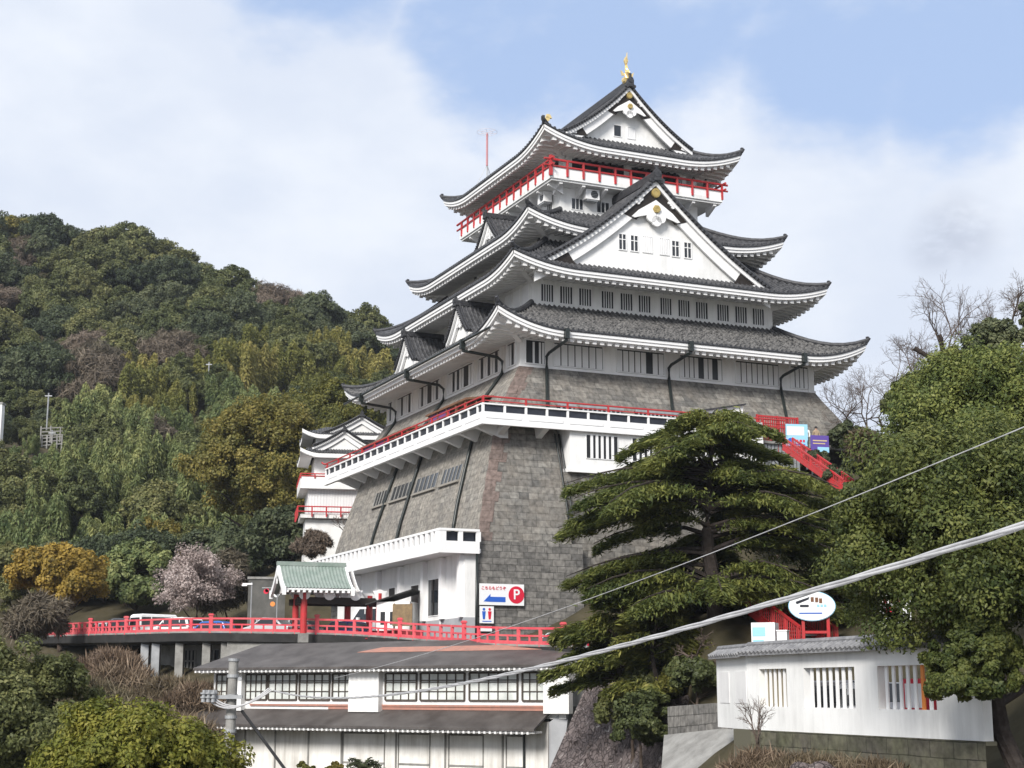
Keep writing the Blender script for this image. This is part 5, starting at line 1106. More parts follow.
# ================================================================== PEOPLE
def person(label, loc, rz, shirt, trousers, scale=1.0, walk=.12):
    t = thing('person', label, 'person', loc, rz); me = bpy.data.meshes.new('body')
    V = [(0, 0, .93), (0, 0, 1.15), (0, 0, 1.38), (0, .0, 1.50), (0, .02, 1.62), (0, .01, 1.72), (-.19, 0, 1.40), (-.25, .02, 1.14), (-.24, .10, .90), (.19, 0, 1.40), (.25, -.02, 1.14), (.24, .06, .90), (-.10, 0, .88), (-.11, walk, .49), (-.11, walk * .6, .07), (-.11, walk * .6 + .15, .04), (.10, 0, .88), (.11, -walk * .5, .49), (.11, -walk, .07), (.11, -walk + .15, .04)]
    E_ = [(0, 1), (1, 2), (2, 3), (3, 4), (4, 5), (2, 6), (6, 7), (7, 8), (2, 9), (9, 10), (10, 11), (0, 12), (12, 13), (13, 14), (14, 15), (0, 16), (16, 17), (17, 18), (18, 19)]
    rr = [.15, .135, .16, .06, .095, .075, .07, .05, .04, .07, .05, .04, .095, .065, .05, .045, .095, .065, .05, .045]
    me.from_pydata(V, E_, []); o = bpy.data.objects.new('body', me); COL.objects.link(o); o.parent = t; o.scale = (scale,) * 3
    md = o.modifiers.new('skin', 'SKIN'); sv = me.skin_vertices[0].data
    for k, r_ in enumerate(rr): sv[k].radius = (r_, r_ * (.72 if k < 3 else 1))
    sv[0].use_root = True
    sb = o.modifiers.new('smooth', 'SUBSURF'); sb.levels = sb.render_levels = 1
    dg = bpy.context.evaluated_depsgraph_get(); m2 = bpy.data.meshes.new_from_object(o.evaluated_get(dg)); o.modifiers.clear(); o.data = m2; m2.name = 'body'
    m2.materials.clear()
    for m_ in (shirt, trousers, 'skin', 'black'): m2.materials.append(M[m_] if isinstance(m_, str) else m_)
    for f in m2.polygons: c = f.center; f.material_index = 2 if c.z > 1.49 or (abs(c.x) > .19 and c.z < .95) else 0 if c.z > .92 else 3 if c.z < .09 else 1
    h = MB(); G = []
    for i in range(7): th_ = i / 6 * 1.75; G.append([(math.sin(th_) * math.cos(a) * .105, .005 - (.02 if math.sin(a) < 0 else 0) + math.sin(th_) * math.sin(a) * .115, 1.66 + math.cos(th_) * .12 - (.02 if i == 6 else 0)) for a in np.linspace(0, 2 * math.pi, 13)])
    h.grid([[tuple(c_ * scale for c_ in p) for p in g] for g in G]); h.build('hair', 'black', t)
    return t
cl = [mat('grey cloth', (.20, .21, .23)), mat('white cloth', (.68, .67, .65)), mat('blue cloth', (.06, .10, .22)), mat('tan cloth', (.32, .24, .16)), mat('dark cloth', (.03, .03, .035))]
person('person in dark jacket at the red railing of the top balcony, nearest its right corner', W(19.9, 5.8, 40.63), KR, cl[4], cl[4])
person('person in white top standing second from the right corner of the top balcony', W(18.7, 5.8, 40.63), KR + .3, cl[1], cl[2])
person('person in grey top behind the top balcony railing, furthest left of the visitors', W(17.3, 5.9, 40.63), KR - .2, cl[0], cl[4])
p = at(808.5, 450, 111.2); person('person in white top between the two entrance boards above the red stairs', (p[0], p[1] + .6, p[2] + .1), R(160), cl[1], cl[4])
p = at(819, 450, 111.2); person('person in tan coat above the violet entrance board', (p[0], p[1] + .8, p[2] + .1), R(190), cl[3], cl[4])

# ================================================================== SMALL FIXTURES
def aircon(label, loc, rz):
    t = thing('air_conditioner', label, 'air conditioner', loc, rz); q = MB(); q.box(-.62, .62, -.35, .35, 0, .85); q.build('case', 'white_trim', t)
    q = MB(); q.disc((.16, -.365, .43), .33, .02, 20); q.build('fan_grille', 'dark', t)
    q = MB()
    for k in range(5): q.box(-.14, .46, -.38, -.366, .15 + k * .14, .17 + k * .14)
    q.build('grille_bars', 'steel', t); q = MB(); q.box(-.5, .5, -.3, .3, -.12, -.003); q.build('bracket', 'steel', t)
aircon('white air conditioner with round dark fan under the top balcony, right of the corner', W(9.1, 6.05, 39.15), KR)
aircon('white air conditioner under the top balcony on the shaded left side of the keep', W(6.0, 8.3, 39.15), KR - R(90))
am = thing('antenna_mast', 'thin pink mast with a flat round head above the left roof edge of the keep', 'antenna', W(5.2, 18.5, 43.6), KR)
q = MB(); q.tube([(0, 0, 0), (0, 0, 2.0)], .05, 6); q.build('lower_pole', 'steel', am)
q = MB(); q.tube([(0, 0, 1.9), (0, 0, 4.9)], .10, 8); q.build('pole', mat('faded pink paint', (.46, .22, .24), .6), am)
q = MB()
for k in range(6): a_ = k * math.pi / 3; q.bar((0, 0, 5.0), (math.cos(a_) * .9, math.sin(a_) * .9, 5.05), .02)
q.tube([(math.cos(t) * .9, math.sin(t) * .9, 5.05) for t in np.linspace(0, 2 * math.pi, 25)], .012, 5); q.tube([(math.cos(t) * .5, math.sin(t) * .5, 5.03) for t in np.linspace(0, 2 * math.pi, 25)], .012, 5); q.build('round_head', mat('pale pink metal', (.72, .62, .62), .6), am)
q = MB()
for k in range(3): a_ = k * 2.1 + .4; q.bar((0, 0, 2.0), (math.cos(a_) * .9, math.sin(a_) * .9, .3), .03)
q.build('stay', 'steel', am)
p = at(276, 640, 119.0); fl = thing('decorated_pole', 'thin pole hung with small red and white decorations left of the gate', 'pole', (p[0], p[1], 3.9), 0)
q = MB(); q.tube([(0, 0, 0), (0, 0, 3.9)], .045, 6); q.build('pole', 'steel', fl)
random.seed(9)
for k in range(9):
    q = MB(); x, z = random.uniform(-1.0, .3), 3.9 - random.uniform(0, 1.5); q.disc((x, 0, z), random.uniform(.14, .22), .2, 10); q.build('lantern', ('signred', 'orange', 'signwhite', 'signred', 'white_trim')[k % 5], fl)
q = MB(); q.bar((-1.2, .1, 3.75), (.5, .1, 3.75), .05); q.build('crossbar', 'steel', fl)
p = at(250, 640, 121.0); lp = thing('street_lamp', 'slim grey lamp post with a short arm beside the pink blossom tree', 'street lamp', (p[0], p[1], 4.0), 0)
q = MB(); q.tube([(0, 0, 0), (0, 0, 4.2)], .05, 8); q.build('pole', 'steel', lp); q = MB(); q.box(-.7, .05, -.1, .1, 4.0, 4.12); q.box(-.75, -.35, -.13, .13, 3.9, 4.0); q.build('lamp_head', 'white_trim', lp)
p = at(258, 625, 132.0); cw = thing('concrete_block', 'plain dark concrete block house behind the road left of the gate', 'building', (p[0], p[1], 3.6), R(10))
q = MB(); q.box(-.9, 2.2, 0, 4, 0, 5.6); q.build('wall', 'block_dark', cw); q = MB(); q.box(-1.0, 2.3, -.1, 4.1, 5.6, 5.8); q.build('roof', 'concrete', cw)

# ================================================================== UTILITY POLE AND CABLES
pp = at(231, 690, 52.0); pole = thing('utility_pole', 'grey concrete utility pole with insulators in front of the white hall', 'utility pole', (pp[0], pp[1], 0), 0)
q = MB(); q.tube([(-.12, 0, -9), (.06, 0, .98)], [.19, .155], 18); q.build('shaft', 'concrete', pole, smooth=False)
q = MB(); q.tube([(.058, 0, .93), (.062, 0, 1.02)], .185, 18); q.build('cap', 'steel', pole)
def pz(v): return float(at(231, v, 52.0)[2])
for v in (676, 696, 717, 731):
    q = MB(); x = .06 - .18 * (.98 - pz(v)) / 10; q.tube([(x, 0, pz(v) - .05), (x, 0, pz(v) + .05)], .20, 18); q.build('band', 'steel', pole)
q = MB(); q.box(-.85, .42, -.30, -.19, pz(697) - .06, pz(697) + .06); q.build('cross_arm', 'steel', pole)
for k, x in enumerate((-.82, -.66, -.50)):
    for yy in (-.42, -.1): 
        q = MB(); q.tube([(x, yy, pz(702)), (x + .02, yy, pz(690))], [.07, .05], 10); q.disc((x, yy, pz(694)), .10, .05, 12, 'z'); q.disc((x, yy, pz(698)), .10, .05, 12, 'z'); q.build('insulator', 'steel', pole)
for k, (x, dz) in enumerate(((-.78, .0), (-.62, .02), (-.48, .05))):
    q = MB(); q.tube([(x + (1.3 + .05 * k - x) * t, -.35, pz(696 + k) - (.55 - .09 * k) * 4 * t * (1 - t) * (1 - .45 * t) + .25 * t * t) for t in np.linspace(0, 1, 14)], .028, 6); q.build('jumper', 'cable', pole)
for x, v in ((.3, 679), (.34, 697)): q = MB(); q.disc((x, -.15, pz(v)), .07, .1, 10); q.build('bolt', 'steel', pole)
P0 = np.array([pp[0] + 1.45, pp[1] - .35, pz(689) - .05]); P1 = at(1060, 506, 9.5); P1 = P1 + (P1 - P0) * .02
def span(A_, B_, sag, n=80): return [tuple(A_ + (B_ - A_) * t + np.array([0, 0, -sag * 4 * t * (1 - t)])) for t in np.linspace(0, 1, n)]
cbn = thing('power_cable', 'thick twisted pale grey cable sagging from the utility pole to the upper right', 'cable'); ctr = span(P0, P1, .62, 420)
for k in range(3):
    q = MB(); q.tube([(p[0], p[1] + .015 * math.cos(i * .22 + k * 2.09), p[2] + .015 * math.sin(i * .22 + k * 2.09)) for i, p in enumerate(ctr)], .0135, 6); q.build('strand', 'cable', cbn, smooth=True)
q = MB(); q.tube(span(at(335, 678, 60), at(1060, 412, 22), .35), .009, 5); tag(q.build('thin_wire', 'cable'), 'single thin grey wire crossing in front of the cedar', 'wire')
q = MB(); q.tube([at(242, 711, 51.9), at(290, 776, 50)], .05, 8); tag(q.build('guy_wire', 'black'), 'black sleeved stay wire slanting down right from the utility pole', 'wire')
# far hillside fixtures
for (u, v0, v1, Y, lab) in ((46, 440, 393, 216, 'white pole beside the pale guard fence on the far left hillside'), (208, 392, 362, 252, 'slim pole above the yellow bamboo in the middle of the hillside'), (331, 345, 322, 300, 'slim lamp pole near the crest of the hillside close to the keep'), (51, 454, 430, 212, 'short white pole below the pale guard fence on the hillside')):
    p = at(u, v0, Y); t = thing('hillside_pole', lab, 'pole', (p[0], p[1], gz(p[0], p[1]) - .5), 0); z1 = float(at(u, v1, Y)[2]) - gz(p[0], p[1]) + .5
    q = MB(); q.tube([(0, 0, 0), (0, 0, z1)], .11, 6); q.build('shaft', 'steel', t); q = MB(); q.box(-.5, .5, -.1, .1, z1 - .5, z1 - .35); q.build('arm', 'steel', t)
for (u0, u1, v, Y, lab) in ((41, 80, 432, 214, 'upper pale metal guard fence on the hillside road'), (42, 62, 442, 211, 'lower pale metal guard fence on the hillside road')):
    a_, c_ = at(u0, v, Y), at(u1, v - 2, Y); t = thing('guard_fence', lab, 'fence'); q = MB()
    for dz in (-.5, 0, .5): q.bar(a_ + np.array([0, 0, dz]), c_ + np.array([0, 0, dz]), .06, .14)
    q.build('rail', 'concrete', t)
    for k in range(5): p = a_ + (c_ - a_) * k / 4; q = MB(); q.box(p[0] - .09, p[0] + .09, p[1] - .09, p[1] + .09, p[2] - 1.6, p[2] + .8); q.build('fence_post', 'concrete', t)
p = at(-3, 415, 205); t = thing('white_house', 'corner of a white building cut by the left edge among the hillside trees', 'building', (p[0], p[1], gz(p[0], p[1])), 0)
z1 = float(at(0, 404, 205)[2]) - gz(p[0], p[1]); q = MB(); q.box(-4, .6, 0, 1.2, 0, z1); q.build('wall', 'white', t); q = MB(); q.box(-4.1, .7, -.1, 1.3, z1, z1 + .25); q.build('roof', 'concrete', t); q = MB(); q.box(-.9, -.1, -.03, .01, z1 - 2.4, z1 - 1.0); q.build('window', 'glass', t)
# ================================================================== VEGETATION
M['lf_dark'] = leafmat('dark evergreen leaves', (0.0437, 0.0582, 0.032), (0.0844, 0.1048, 0.0524), (0.1529, 0.1674, 0.0844))
M['lf_mid'] = leafmat('olive evergreen leaves', (0.0585, 0.0708, 0.0277), (0.1201, 0.1355, 0.0493), (0.2233, 0.2233, 0.0862))
M['lf_yellow'] = leafmat('yellowish camphor leaves', (0.0813, 0.0875, 0.0225), (0.1688, 0.1562, 0.0375), (0.2812, 0.2313, 0.06))
M['lf_gold'] = leafmat('golden bronze young leaves', (.13, .11, .022), (.27, .21, .036), (.37, .29, .055))
M['lf_bamboo'] = leafmat('bamboo leaves', (0.0892, 0.1264, 0.0518), (0.1864, 0.2236, 0.0842), (0.324, 0.3402, 0.1328))
M['lf_bamboo_y'] = leafmat('yellow bamboo leaves', (0.125, 0.135, 0.032), (0.23, 0.225, 0.06), (0.33, 0.3, 0.09))
M['lf_brown'] = leafmat('bare grey brown twigs', (0.1, 0.08, 0.06), (0.155, 0.125, 0.092), (0.21, 0.175, 0.13), .1)
M['lf_dry'] = leafmat('dry brown weeds', (0.085, 0.064, 0.042), (0.165, 0.128, 0.082), (0.27, 0.22, 0.15), .15)
M['lf_cherry'] = leafmat('pale pink blossom', (0.32, 0.25, 0.235), (0.56, 0.45, 0.43), (0.7, 0.61, 0.59), .3)
M['lf_cedar'] = leafmat('cedar needles', (0.075, 0.1, 0.032), (0.19, 0.205, 0.055), (0.36, 0.34, 0.095), .38, .5)
M['lf_bright'] = leafmat('fresh olive leaves', (0.084, 0.104, 0.0168), (0.1762, 0.1847, 0.0302), (0.2854, 0.2602, 0.0503), .3, 1.2, .0)
M['lf_right'] = leafmat('glossy mid green leaves', (0.0425, 0.0649, 0.0189), (0.1038, 0.1274, 0.033), (0.2065, 0.2183, 0.059), .25, .9, .0)
M['bark'] = mat('grey brown bark', (.085, .065, .052), .9, .1, var=(.045, .035, .03), vscale=3, bump=.6, bscale=6)
M['bark_dark'] = mat('dark bark', (.035, .028, .025), .9, .1, var=(.06, .05, .045), vscale=4, bump=.6, bscale=7)
M['twig'] = mat('grey twig', (.13, .10, .085), .9, .1, var=(.09, .07, .06), vscale=3)

def leaf_mesh(name, m, P, Nn, size, aspect=1.0, rg=None, jitter=.6, droop=None):
    """one quad per leaf clump: P centres, Nn facing, size (n,)"""
    n = len(P); rg = rg or np.random.default_rng(1)
    Nn = Nn + rg.normal(0, jitter, Nn.shape); Nn /= np.linalg.norm(Nn, axis=1)[:, None] + 1e-9
    A_ = rg.normal(0, 1, (n, 3)) if droop is None else droop + rg.normal(0, .35, (n, 3))
    U = A_ - (A_ * Nn).sum(1)[:, None] * Nn; U /= np.linalg.norm(U, axis=1)[:, None] + 1e-9; V = np.cross(Nn, U)
    s = size[:, None]; U = U * s * aspect; V = V * s / (aspect ** .5)
    bend = Nn * s * .22
    vs = np.stack([P - U, P - V * .62 + bend, P + U, P + V * .62 + bend], 1).reshape(-1, 3)
    me = bpy.data.meshes.new(name); me.vertices.add(n * 4); me.vertices.foreach_set('co', vs.astype(np.float32).ravel())
    me.loops.add(n * 4); me.loops.foreach_set('vertex_index', np.arange(n * 4, dtype=np.int32)); me.polygons.add(n); me.polygons.foreach_set('loop_start', np.arange(n, dtype=np.int32) * 4)
    me.materials.append(M[m]); me.update(); me.validate(); return me
def sphere_dirs(n, rg, zmin=-.6):
    z = rg.uniform(zmin, 1, n); a = rg.uniform(0, 2 * math.pi, n); r_ = np.sqrt(1 - z * z); return np.stack([r_ * np.cos(a), r_ * np.sin(a), z], 1)
def crown_pts(rg, rad, nl, ns, nleaf, lobe=.42, sub=.34, zmin=-.45, sq=1.0, fill=.15):
    """cauliflower crown: lobes on an ellipsoid, sub-lobes on the lobes, leaves on the sub-lobes"""
    rad = np.array(rad, float); d = sphere_dirs(nl, rg, zmin); L1 = d * rad * rg.uniform(.50, .72, (nl, 1)); R1 = rad.mean() * lobe * rg.uniform(.75, 1.25, nl)
    cs, rs = [], []
    for c, r_ in zip(L1, R1):
        dd = sphere_dirs(ns, rg, -.5); cs.append(c + dd * r_ * np.array([1, 1, .8 * sq]) * rg.uniform(.75, 1.05, (ns, 1))); rs.append(r_ * sub * rg.uniform(.7, 1.4, ns))
    cs = np.concatenate(cs); rs = np.concatenate(rs)
    w = rs ** 2; k = rg.choice(len(cs), nleaf, p=w / w.sum()); dd = sphere_dirs(nleaf, rg, -.75)
    P = cs[k] + dd * rs[k][:, None] * rg.uniform(.6, 1.08, (nleaf, 1)); out = P / rad; out /= np.linalg.norm(out, axis=1)[:, None] + 1e-9
    return P, dd * .7 + out * .5 + np.array([0, 0, .35])
def add(name, me, parent, loc=None):
    o = bpy.data.objects.new(name, me); COL.objects.link(o); o.parent = parent
    if loc is not None: o.location = loc
    return o
def limb_mesh(name, m, rg, base, top, r0, nb=6, spread=1.0, reach=None):
    b = MB(); base, top = np.array(base, float), np.array(top, float); n = 7
    pts = [base + (top - base) * k / n + np.array([*rg.normal(0, .04 * np.linalg.norm(top - base) / 3, 2), 0]) * (0 < k) for k in range(n + 1)]
    b.tube([tuple(p) for p in pts], [r0 * (1 - .75 * k / n) * (1.35 if k == 0 else 1) for k in range(n + 1)], 9)
    for k in range(nb):
        t = rg.uniform(.35, .95); s = base + (top - base) * t; a = rg.uniform(0, 2 * math.pi); l = (reach or np.linalg.norm(top - base) * .5) * rg.uniform(.6, 1)
        e = s + np.array([math.cos(a) * l * spread, math.sin(a) * l * spread, l * rg.uniform(.3, .7)]); mid = (s + e) / 2 + np.array([0, 0, -.08 * l])
        b.tube([tuple(s), tuple(mid), tuple(e)], [r0 * .42 * (1 - .5 * t), r0 * .3, r0 * .1], 6)
    me_o = b.build(name, m); me = me_o.data; bpy.data.objects.remove(me_o); return me
def tree(name, label, loc, rad, m, seed, nl=14, ns=9, nleaf=6000, size=.3, trunk_h=2.0, r0=.3, group=None, bark='bark', rz=0, cat='tree', aspect=1.0, foot=(0, 0), **kw):
    rg = np.random.default_rng(seed); t = thing(name, label, cat, loc, rz, group); cz = trunk_h + rad[2] * .72
    P, Nn = crown_pts(rg, rad, nl, ns, nleaf, **kw); P[:, 2] += cz
    add('crown', leaf_mesh('crown', m, P, Nn, size * rg.uniform(.6, 1.3, nleaf), aspect, rg), t)
    add('trunk', limb_mesh('trunk', bark, rg, (foot[0], foot[1], -1.0), (0, 0, cz + rad[2] * .35), r0, 8, 1.0, rad[0] * .7), t); return t
def put(u, v, Y): p = at(u, v, Y); return (float(p[0]), float(p[1]), float(p[2]))
def crown_at(name, label, u, v, Y, ru, rv, m, seed, depth=None, trunk=None, **kw):
    """a tree whose crown centre stands at that bearing and distance, its foot on the ground"""
    x, y, z = put(u, v, Y); rx, rz_ = ru * Y / F, rv * Y / F; g = gz(x, y); th = max(.6, z - rz_ * .72 - g) if trunk is None else trunk
    return tree(name, label, (x, y, z - th - rz_ * .72), (rx, depth or rx, rz_), m, seed, trunk_h=th, **kw)

def weeds(name, label, cat, u, v, Y, ru, rv, n, seed, ln=.3, m='lf_dry'):
    rg = np.random.default_rng(seed); x, y, z = put(u, v, Y); rx = ru * Y / F; hz = rv * Y / F; t = thing(name, label, cat, (x, y, z - hz)); k = 60
    tc = np.stack([rg.uniform(-rx, rx, k), rg.uniform(-.8, .8, k) * rx * .5, np.zeros(k)], 1); tc[:, 2] = rg.uniform(0, 1.5, k) * hz * (1 - (tc[:, 0] / rx) ** 2); i = rg.integers(0, k, n)
    d = rg.normal(0, .45, (n, 3)); d[:, 2] = np.abs(rg.normal(.7, .35, n)); d /= np.linalg.norm(d, axis=1)[:, None]
    P = tc[i] + rg.normal(0, 1, (n, 3)) * np.array([.16, .16, .05]) * rx + d * ln * rg.uniform(.1, .9, (n, 1)); Nn = np.cross(d, rg.normal(0, 1, (n, 3))); Nn /= np.linalg.norm(Nn, axis=1)[:, None]
    P[:, 2] = np.maximum(P[:, 2], -.1)
    add('blades', leaf_mesh('blades', m, P, Nn, ln * .22 * rg.uniform(.6, 1.4, n), 4.5, rg, .1, d), t); return t
# ---- near and middle trees
crown_at('broadleaf_tree', 'big glossy evergreen tree overhanging the right end of the slatted wall', 956, 556, 46, 112, 150, 'lf_right', 11, depth=3.2, nl=40, ns=16, nleaf=190000, size=.060, r0=.34, foot=(1.5, .4), bark='bark_dark', aspect=1.15, lobe=.42, sub=.36, zmin=-.75)
crown_at('broadleaf_tree', 'tall evergreen behind the big right hand tree, reaching the right edge', 985, 446, 58, 112, 86, 'lf_right', 12, depth=3.6, nl=26, ns=16, nleaf=125000, size=.064, r0=.3, bark='bark_dark', aspect=1.15, lobe=.44, sub=.36, zmin=-.6)
crown_at('evergreen_shrub', 'rounded bronze tinged shrub on the ridge below the bare tree with the sawn limb', 925, 402, 72, 40, 28, 'lf_mid', 13, cat='shrub', nl=12, ns=12, nleaf=22000, size=.085, r0=.12)
crown_at('broadleaf_tree', 'dark upright evergreen at the top right edge beside the bare tree', 1003, 352, 78, 34, 32, 'lf_dark', 14, nl=12, ns=12, nleaf=26000, size=.09, r0=.2)
crown_at('evergreen_shrub', 'small leafy clump round the trunk of the bare tree with the sawn limb', 951, 360, 80, 13, 17, 'lf_mid', 15, cat='shrub', nl=8, ns=9, nleaf=7000, size=.085, r0=.1)
crown_at('broadleaf_tree', 'evergreen with a narrow top at the extreme right edge above the bushes', 1026, 318, 84, 10, 18, 'lf_dark', 16, nl=7, ns=9, nleaf=7000, size=.10, r0=.15)
crown_at('evergreen_shrub', 'lower left bulge of the green thicket beside the upper red stairs', 872, 505, 66, 30, 50, 'lf_right', 17, cat='shrub', nl=12, ns=12, nleaf=15000, size=.13, r0=.12)
crown_at('broadleaf_tree', 'bushy olive tree top at the bottom left corner in front of the hall', 132, 790, 41, 110, 84, 'lf_bright', 21, depth=2.6, nl=30, ns=16, nleaf=90000, size=.058, r0=.25, aspect=1.15, lobe=.34, sub=.33)
crown_at('broadleaf_tree', 'dark rounded evergreen on the left edge below the yellow leaved tree', 16, 722, 62, 70, 92, 'lf_mid', 22, zmin=-.95, nl=34, ns=16, nleaf=95000, size=.085, r0=.3, aspect=1.1, lobe=.36)
crown_at('broadleaf_tree', 'golden bronze domed tree left of the parked cars', 62, 582, 140, 52, 44, 'lf_gold', 23, nl=24, ns=13, nleaf=40000, size=.17, r0=.3, lobe=.36)
crown_at('broadleaf_tree', 'green bushy tree on the left edge behind the golden tree', 12, 570, 158, 26, 34, 'lf_mid', 24, nl=12, ns=10, nleaf=16000, size=.21, r0=.3)
crown_at('bare_tree', 'grey leafless bush between the golden tree and the end of the railing', 40, 622, 130, 30, 26, 'lf_brown', 25, nl=14, ns=9, nleaf=10000, size=.21, r0=.1, aspect=3.5, cat='bush')
crown_at('blossom_tree', 'pale pink blossoming cherry tree behind the parked cars', 198, 590, 133, 44, 48, 'lf_cherry', 26, nl=26, ns=14, nleaf=17000, size=.095, r0=.22, aspect=1.2, lobe=.32, zmin=-.55)
crown_at('bare_tree', 'dark twiggy half of the thicket right of the cherry blossom', 226, 592, 138, 26, 40, 'lf_brown', 27, nl=14, ns=9, nleaf=10000, size=.21, r0=.12, aspect=3.5, cat='bush')
crown_at('broadleaf_tree', 'large yellowish camphor tree rising above the cherry blossom', 262, 482, 170, 78, 96, 'lf_yellow', 28, nl=34, ns=24, nleaf=90000, size=.17, r0=.6, lobe=.32, sub=.26)
crown_at('broadleaf_tree', 'yellowish camphor tree between the big camphor and the small turret', 330, 430, 192, 62, 66, 'lf_yellow', 29, nl=24, ns=22, nleaf=60000, size=.18, r0=.5, lobe=.34, sub=.27)
crown_at('broadleaf_tree', 'dark evergreen below the small turret right of the camphor tree', 290, 545, 160, 44, 50, 'lf_dark', 30, nl=16, ns=11, nleaf=26000, size=.21, r0=.4)
crown_at('broadleaf_tree', 'shaded green tree between the cherry blossom and the golden tree', 137, 585, 150, 34, 48, 'lf_bamboo', 31, nl=14, ns=10, nleaf=22000, size=.21, r0=.3)
crown_at('bare_tree', 'dry brown tuft of branches on the rock under the small turret', 312, 550, 147, 16, 20, 'lf_brown', 32, nl=14, ns=9, nleaf=9000, size=.14, r0=.1, aspect=3.0, cat='bush')
crown_at('broadleaf_tree', 'dense dark green tree filling the gap left of the gate roof', 225, 560, 158, 40, 40, 'lf_dark', 33, nl=12, ns=10, nleaf=18000, size=.21, r0=.3)

rg = np.random.default_rng(510); _x, _y, _z = put(972, 664, 44.6); P, Nn = crown_pts(rg, (1.55, 1.2, 1.45), 18, 14, 50000, .36, .32, -.8)
_rt = [o for o in COL.objects if o.get('label', '').startswith('big glossy evergreen')][0]
add('low_boughs', leaf_mesh('low_boughs', 'lf_right', P, Nn, .060 * rg.uniform(.6, 1.3, len(P)), 1.15, rg), _rt, (_x - _rt.location.x, _y - _rt.location.y, _z - _rt.location.z))
for i, (u, v, Y, ru, rv, m, lab) in enumerate(((838, 478, 106, 16, 12, 'lf_dark', 'dark low shrub under the upper red stairs'), (862, 468, 103, 16, 16, 'lf_dark', 'dark bushy shrub on the rock right of the upper red stairs'), (832, 520, 97, 26, 22, 'lf_mid', 'olive shrub below the foot of the upper red stairs'), (866, 540, 84, 24, 34, 'lf_mid', 'olive bush between the cedar and the big right hand tree'), (842, 560, 90, 26, 30, 'lf_dark', 'shaded bush behind the right side of the cedar'), (815, 462, 109, 14, 10, 'lf_dark', 'small shrub at the head of the upper red stairs'))):
    crown_at('evergreen_shrub', lab, u, v, Y, ru, rv, m, 520 + i, cat='shrub', nl=12, ns=11, nleaf=14000, size=.13, r0=.1, trunk=.4)
# ---- cedar: trunk with tiers of drooping boughs
def cedar(label, loc, H, prof, seed, m='lf_cedar', per=7, dens=110, nm='cedar_tree', tiers=13, r0=.42, size=.21):
    rg = np.random.default_rng(seed); t = thing(nm, label, 'tree', loc); b = MB(); P, Nn, Dr = [], [], []
    b.tube([(.15 * math.sin(k * .8), .1 * math.cos(k), -1.5 + (H + 1.2) * k / 12) for k in range(13)], [r0 * (1 - .88 * k / 12) for k in range(13)], 10)
    for i in range(tiers):
        h = H * (.12 + .86 * (i + .3 * rg.uniform(-1, 1)) / tiers); L_ = prof(h / H)
        for k in range(per):
            a = 2 * math.pi * (k + rg.uniform(-.4, .4)) / per + i * .7
            if .16 < h / H < .70 and abs((a + math.pi / 2 + .1 + math.pi) % (2 * math.pi) - math.pi) < .62: continue
            l = L_ * rg.uniform(.5, 1.18); dx, dy = math.cos(a), math.sin(a); rise = rg.uniform(.02, .42); h = h + rg.normal(0, .22)
            pts = [np.array([dx * l * s, dy * l * s, h + l * (rise * s * 1.5 - (rise + .12) * s * s * 1.2)]) for s in np.linspace(0, 1, 6)]
            b.tube([tuple(p) for p in pts], [max(.015, .085 * (L_ / 5) * (1 - .85 * s)) for s in np.linspace(0, 1, 6)], 5)
            n = int(dens * l); s = rg.uniform(.16, 1, n) ** .75; idx = np.clip(s * 5, 0, 4.999); i0 = idx.astype(int); fr_ = (idx - i0)[:, None]; pa = np.array(pts); c = pa[i0] * (1 - fr_) + pa[i0 + 1] * fr_
            wdt = l * .24 * (1.1 - s * .75); side = rg.normal(0, .55, n) * wdt; sx = np.stack([-dy * side, dx * side, -np.abs(side) * .24 + rg.normal(0, .13, n) - .06 * l * s], 1)
            c = c + sx; P.append(c); Nn.append(np.tile([0, 0, 1.0], (n, 1)) + np.stack([dx * .25 + 0 * s, dy * .25 + 0 * s, 0 * s], 1)); Dr.append(np.stack([dx * 1.0 - dy * np.sign(side) * .8, dy * 1.0 + dx * np.sign(side) * .8, -.25 + 0 * s], 1))
    P = np.concatenate(P); Nn = np.concatenate(Nn); Dr = np.concatenate(Dr)
    add('crown', leaf_mesh('crown', m, P, Nn, size * rg.uniform(.6, 1.3, len(P)), 2.0, rg, .45, Dr), t); tr = b.build('trunk', 'bark_dark', t); return t
cx, cy, cz_ = put(713, 640, 80); zc = gz(cx, cy)
ch = float(at(713, 409, 80)[2]) - zc
cedar('broad dark green cedar with drooping boughs in front of the stone base', (cx, cy, zc), ch, lambda h: float(np.interp(h, [0, .12, .3, .45, .6, .75, .86, .94, 1], [5.6, 6.9, 7.9, 8.0, 7.2, 5.5, 3.5, 1.8, .5])), 41, per=9, tiers=14, dens=350, size=.10, r0=.52)
x, y, z = put(598, 672, 80); cedar('low spreading conifer at the foot of the cedar beside the end of the railing', (x + 1.2, y + 1, gz(x + 1.2, y + 1)), 6.2, lambda h: float(np.interp(h, [0, .3, .7, 1], [3.6, 3.9, 3.0, .6])), 42, per=8, tiers=8, dens=300, r0=.2, size=.11)
x, y, z = put(655, 650, 79); cedar('low shaggy conifer between the cedar trunk and the rubble bank', (x, y, gz(x, y)), 4.6, lambda h: float(np.interp(h, [0, .3, .7, 1], [3.0, 3.2, 2.2, .4])), 43, per=7, tiers=7, dens=300, r0=.18, size=.11)
crown_at('evergreen_shrub', 'leafy green shrub hanging over the middle of the rubble bank', 632, 700, 80.5, 34, 46, 'lf_mid', 44, zmin=-.95, cat='shrub', nl=12, ns=11, nleaf=14000, size=.13, r0=.1, trunk=.5)
